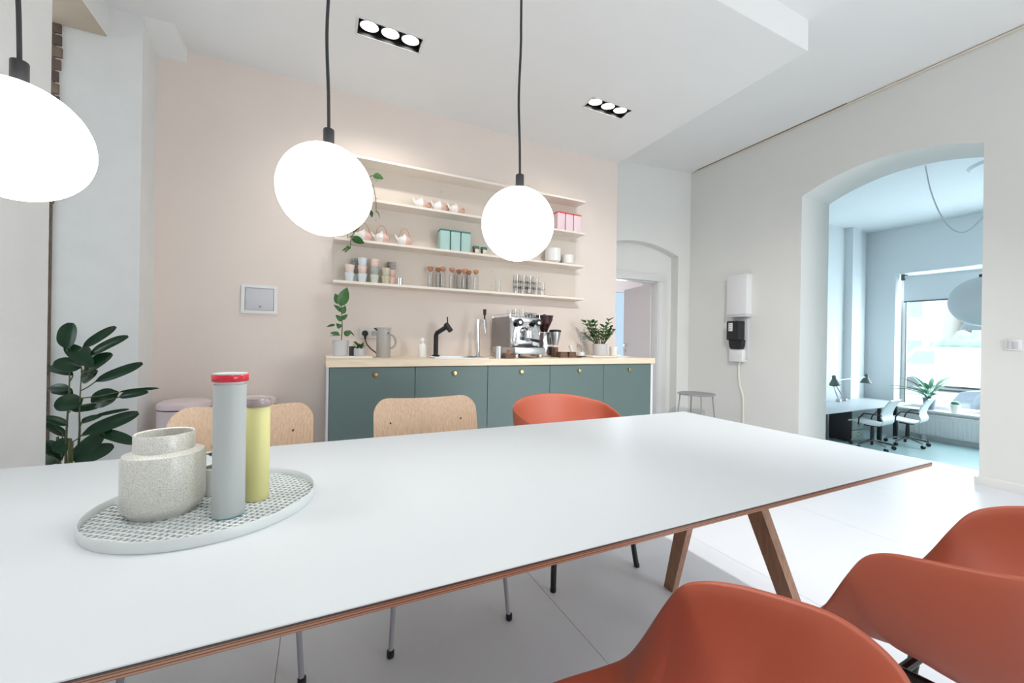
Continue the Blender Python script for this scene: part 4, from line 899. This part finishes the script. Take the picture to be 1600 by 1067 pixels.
# unseen surface ceiling spots; the last two are added as fill for walls and floor
for x, y, pw, tg, lb in ((-0.5, -2.6, 2, (-0.5, -2.6, 0), 'above the tray end of the table'), (1.75, -1.95, 10, (1.75, -1.95, 0), 'above the table end nearest the arch'),
                        (1.2, -3.4, 201, (3.3, -0.35, 0.0), 'added unseen to fill the right wall'), (0.8, -4.4, 60, (0.8, -3.9, 0), 'added unseen for bounce off the floor behind the camera')):
    t = thing('unseen_ceiling_spot', 'white cylinder ceiling spot ' + lb, 'lamp', (x, y, 3.40), 0, 'ceiling spots above the dining area')
    MB().lathe([(0.045, 0), (0.045, -0.12), (0.040, -0.12), (0.038, -0.10), (0, -0.10)], 24).build('can', m_wht, t)
    spot_light(t, (x, y, 3.27), tg, pw, math.radians(76 if pw > 200 else 112), 0.8, 0.035, (1.0, 0.975, 0.95))
PL = ['cut by the left edge', 'before the left shelf end', 'before the right shelf end']
for (x, z), lb in zip(((-0.530, 1.405), (-0.049, 1.405), (0.4275, 1.396)), PL):
    t = thing('globe_pendant', 'glowing white globe pendant on a black cord, ' + lb, 'lamp', (x, -2.1, z), 0, 'globe pendants over the table')
    R = 0.0985
    MB().lathe([(R*math.sin(i*PI/32), -R*math.cos(i*PI/32)) for i in range(33)], 48).build('globe', m_globe, t)
    MB().lathe([(0.0, R-0.004), (0.0115, R-0.004), (0.0115, R+0.036), (0.0105, R+0.038), (0, R+0.038)], 20, M=T(0.004, 0, 0)).build('cap', m_blkp, t)
    k = 0.004
    MB().tube(catmull([(0.004, 0, R+0.03), (0.002, 0, R+0.12), (-0.003, 0, R+0.25), (0.001, 0, R+0.4), (0.0, 0, R+0.6), (0, 0, 3.40-z)], 5), 0.0035, 8).build('cord', m_blkp, t)
    MB().lathe([(0.05, 3.40-z), (0.05, 3.40-z-0.02), (0, 3.40-z-0.025)], 24).build('ceiling_cup', m_blkp, t)

# ================================================================== DINING TABLE
LT, WT = 2.5, 0.9
rotz = math.radians(-0.24)
cR = Vector((1.580, -2.555, 0)); ex = Vector((math.cos(rotz), math.sin(rotz), 0)); ey = Vector((-math.sin(rotz), math.cos(rotz), 0))
cc = cR - ex*LT/2 + ey*WT/2
tb = thing('dining_table', 'long white topped table with ply edge and splayed oak legs', 'table', cc, rotz)
MB().rbox(-LT/2, LT/2, -WT/2, WT/2, 0.7375, 0.74, 0.001, 1).build('laminate_top', m_top, tb)
MB().box(-LT/2-0.0003, LT/2+0.0003, -WT/2-0.0003, WT/2+0.0003, 0.7355, 0.7375).build('dark_veneer', m_dark, tb)
MB().box(-LT/2, LT/2, -WT/2, WT/2, 0.7270, 0.7355).build('plywood_core', m_ply, tb)
for sx in (-1, 1):
    for sy in (-1, 1):
        a = Vector((sx*0.92, sy*0.06, 0.7265)); b = Vector((sx*1.02, sy*0.30, 0.0))
        d = (b-a); R_ = []
        for q, hw, hd in ((a, 0.034, 0.024), (b, 0.024, 0.020)):
            R_.append([q+Vector((sx*i*hd*1.0, j*hw, 0)) for i, j in ((-1, -1), (1, -0.75), (1, 0.75), (-1, 1))])
        mb = MB().grid(R_, closed=True); mb.f.append((0, 1, 2, 3)); mb.f.append((4, 5, 6, 7)); mb.build('leg', m_leg, tb, 30)
    MB().rbox(sx*0.92-0.03, sx*0.92+0.03, -0.34, 0.34, 0.690, 0.7268, 0.004).build('crossbar', m_leg, tb)
MB().rbox(-0.86, 0.86, -0.02, 0.02, 0.67, 0.7268, 0.004).build('stretcher', m_leg, tb)

# ------------------------------------------------------------------ orange bucket chairs
RIM = [(0, 0.225, 0.452), (0.10, 0.226, 0.452), (0.185, 0.212, 0.458), (0.225, 0.185, 0.485), (0.238, 0.155, 0.540), (0.246, 0.122, 0.610), (0.254, 0.090, 0.665), (0.264, 0.050, 0.694), (0.278, 0.0, 0.712), (0.284, -0.06, 0.728), (0.280, -0.12, 0.744), (0.245, -0.18, 0.758), (0.185, -0.23, 0.772), (0.10, -0.258, 0.785), (0, -0.268, 0.79)]
def shell():
    rim = RIM + [(-x, y, z) for x, y, z in RIM[-2:0:-1]]
    rim = catmull(rim, 4, closed=True); n = len(rim); C0 = Vector((0, 0.0, 0.437)); NS = 16; rows = []
    for i in range(NS+1):
        s = i/NS; a = s*PI/2; row = []
        hx = math.sin(a)**0.72; hz = 1-math.cos(a)**0.72
        for q in rim:
            lin_ = s
            up_ = max(0.0, min(1.0, (q.z-0.452)/0.2)); e = up_
            fx = (1-e)*s + e*(0.86*hx+0.14*s); fz = (1-e)*s*s + e*(0.9*hz+0.1*s*s)
            row.append(Vector((C0.x+(q.x-C0.x)*fx, C0.y+(q.y-C0.y)*fx, C0.z+(q.z-C0.z)*fz)))
        rows.append(row)
    mb = MB(); mb.grid(rows, closed=True)
    me = mb.mesh('shell', m_orange, 80)
    bm = bmesh.new(); bm.from_mesh(me); bmesh.ops.remove_doubles(bm, verts=bm.verts, dist=1e-5)
    bm.to_mesh(me); bm.free()
    return me
SHELL = shell()
def bucket_chair(loc, rz, label):
    t = thing('bucket_armchair', label, 'chair', loc, rz, 'terracotta bucket armchairs')
    o = inst('seat_shell', SHELL, t)
    md = o.modifiers.new('thick', 'SOLIDIFY'); md.thickness = 0.008; md.offset = 0
    sd = o.modifiers.new('smooth', 'SUBSURF'); sd.levels = 1; sd.render_levels = 1
    for s in (-1, 1):
        MB().tube(catmull([(s*0.235, 0.21, 0.0), (s*0.200, 0.165, 0.30), (s*0.175, 0.140, 0.385), (s*0.162, 0.11, 0.412), (s*0.15, 0.0, 0.420), (s*0.15, -0.12, 0.418), (s*0.170, -0.155, 0.400), (s*0.195, -0.17, 0.32), (s*0.235, -0.235, 0.0)], 5), 0.0125, 12).build('side_frame', m_blk, t)
        for y in (0.21, -0.235): MB().lathe([(0.013, 0), (0.0135, 0.012), (0, 0.013)], 12, M=T(s*0.235, y, 0)).build('foot', m_blk, t)
    for y in (0.07, -0.08): MB().tube([(-0.15, y, 0.419), (0.15, y, 0.419)], 0.009, 8).build('cross_rail', m_blk, t)
bucket_chair((0.25, -2.685, 0), 0.0, 'terracotta bucket armchair nearest the camera, cut by the bottom edge')
bucket_chair((1.17, -2.765, 0), 0.0, 'terracotta bucket armchair at the right edge of the picture')
bucket_chair((1.10, -1.40, 0), PI, 'terracotta bucket armchair on the far side of the table')

# ------------------------------------------------------------------ wooden chairs
def wood_chair(loc, rz, label):
    t = thing('wooden_chair', label, 'chair', loc, rz, 'pale oak dining chairs')
    def panel(name, wdt, prof, cr_, curve, th):
        # rounded rectangle grid mapped on a profile (list of (y,z) along length)
        P = catmull([Vector((0, a, b)) for a, b in prof], 6); L_ = len(P); top = []; 
        rows = []
        tot = [0]
        for i in range(1, L_): tot.append(tot[-1]+(P[i]-P[i-1]).length)
        for i in range(L_):
            s0 = tot[i]; e = min(s0, tot[-1]-s0); hw = wdt/2
            if e < cr_: hw = wdt/2-cr_+math.sqrt(max(0, cr_**2-(cr_-e)**2))
            d = (P[min(i+1, L_-1)]-P[max(i-1, 0)]).normalized(); nrm = Vector((0, -d.z, d.y))
            r = []
            for u in [k/8-1 for k in range(17)]:
                x = u*hw; c = curve*(x/(wdt/2))**2; r.append(P[i]+Vector((x, 0, 0))+nrm*c)
            lo = [q-nrm*th for q in r[::-1]]
            rows.append(r+lo)
        mb = MB().grid(rows, closed=True); n = len(rows[0]); mb.f.append(tuple(range(n))); mb.f.append(tuple(range((L_-1)*n, L_*n)))
        return mb.build(name, m_oak, t, 50)
    panel('seat', 0.45, [(0.225, 0.452), (0.19, 0.462), (0.05, 0.460), (-0.10, 0.452), (-0.21, 0.450)], 0.07, 0.012, 0.010)
    bk_ = panel('backrest', 0.475, [(-0.225, 0.545), (-0.232, 0.62), (-0.248, 0.70), (-0.268, 0.766), (-0.280, 0.797)], 0.075, -0.045, 0.010)
    for s in (-1, 1):
        MB().lathe([(0.006, 0), (0.0055, 0.003), (0, 0.004)], 12, M=T(s*0.165, -0.2185, 0.70, rx=-PI/2)).build('screw', m_blk, bk_)
        MB().tube(catmull([(s*0.222, 0.235, 0.0), (s*0.205, 0.205, 0.25), (s*0.195, 0.19, 0.415), (s*0.18, 0.16, 0.437), (s*0.165, 0.0, 0.440)], 5), 0.0085, 10).build('leg', m_grey, t)
        MB().tube(catmull([(s*0.222, -0.27, 0.0), (s*0.19, -0.225, 0.30), (s*0.175, -0.215, 0.44), (s*0.168, -0.236, 0.60), (s*0.165, -0.262, 0.72)], 5), 0.0085, 10).build('leg', m_grey, t)
        for y in (0.235, -0.27): MB().lathe([(0.011, 0.0), (0.0125, 0.004), (0.0125, 0.022), (0, 0.023)], 12, M=T(s*0.222, y, 0)).build('foot', m_blk, t)
    MB().tube([(-0.165, 0.0, 0.440), (0.165, 0.0, 0.440)], 0.008, 8).build('cross_rail', m_grey, t)
wood_chair((0.395, -1.455, 0), PI, 'pale oak chair on the far side, right of the canisters')
wood_chair((-0.315, -1.455, 0), PI, 'pale oak chair on the far side, half hidden by the tall canister')

# ================================================================== TABLE SETTING
ty = thing('round_tray', 'round pale grey perforated metal tray on the white table', 'tray', (-0.2455, -2.112, 0.74))
R = 0.183
MB().lathe([(R, 0.0004), (R, 0.0175), (R-0.0012, 0.019), (R-0.0024, 0.0175), (R-0.0024, 0.0004), (R, 0.0004)], 96, caps=False).build('rim', m_tray, ty)
g = MB(); step = 0.012; k = -15
while k <= 15:
    c = k*step; h = math.sqrt(max(0, (R-0.002)**2-c*c))
    if h > 0.01: g.box(-h, h, c-0.0017, c+0.0017, 0.0006, 0.0052); g.box(c-0.0017, c+0.0017, -h, h, 0.0007, 0.0053)
    k += 1
o = g.build('mesh_base', m_tray, ty); o['kind'] = 'stuff'
o.rotation_euler = (0, 0, 0.98)
ZB = 0.7455
vs_ = thing('stoneware_vase', 'speckled grey stoneware vase with stepped neck on the tray', 'vase', (-0.318, -2.118, ZB))
MB().lathe([(0.050, 0), (0.053, 0.006), (0.060, 0.013), (0.0625, 0.022), (0.0625, 0.104), (0.060, 0.112), (0.0455, 0.117), (0.0455, 0.146), (0.044, 0.149), (0.0415, 0.147), (0.0415, 0.11), (0.056, 0.10), (0.057, 0.02), (0, 0.012)], 64).build('vase_body', m_vase, vs_)
gc = thing('tall_canister', 'tall grey cylindrical canister with red lid on the tray', 'canister', (-0.2055, -2.186, ZB))
MB().lathe([(0.0255, 0), (0.0262, 0.0025), (0.0, 0.003)], 40).build('foot', m_gbase, gc)
MB().lathe([(0.0258, 0.0025), (0.0258, 0.243), (0.0245, 0.244), (0, 0.244)], 48).build('canister_body', m_gcan, gc)
MB().lathe([(0.0235, 0.244), (0.0235, 0.2485), (0, 0.249)], 40).build('collar', m_wht2, gc)
MB().lathe([(0.0282, 0.2485), (0.0290, 0.2495), (0.0290, 0.260), (0.028, 0.2615), (0, 0.2615)], 48).build('lid', m_red, gc)
MB().lathe([(0.0275, 0.2616), (0.0272, 0.2635), (0, 0.264)], 48).build('lid_top', m_gcan, gc)
yc = thing('short_canister', 'shorter yellow cylindrical canister with mauve lid on the tray', 'canister', (-0.168, -2.120, ZB))
MB().lathe([(0.0205, 0), (0.0212, 0.002), (0.0212, 0.188), (0.020, 0.190), (0, 0.190)], 44).build('canister_body', m_ycan, yc)
MB().lathe([(0.0222, 0.190), (0.0230, 0.1915), (0.0230, 0.202), (0.022, 0.2035), (0, 0.2035)], 44).build('lid', m_mauve, yc)
MB().lathe([(0.0220, 0.2036), (0.0216, 0.206), (0, 0.2065)], 44).build('lid_top', m_gtube, yc)
sm = thing('mini_potted_plant', 'tiny plant in a white pot hidden behind the tall canister', 'plant', (-0.248, -2.050, ZB))
MB().lathe([(0.022, 0), (0.027, 0.055), (0.028, 0.056), (0.024, 0.056), (0.022, 0.05), (0, 0.05)], 24).build('pot', m_por, sm)
l9 = leaf_mesh('mini', 0.032, 0.016, 0.3, m_leafd, seg=5)
for k in range(14): put_leaf(l9, sm, (random.uniform(-.012, .012), random.uniform(-.012, .012), 0.052+random.uniform(0, .045)), random.uniform(0, 6.3), random.uniform(0, 1.2), 0, 1)
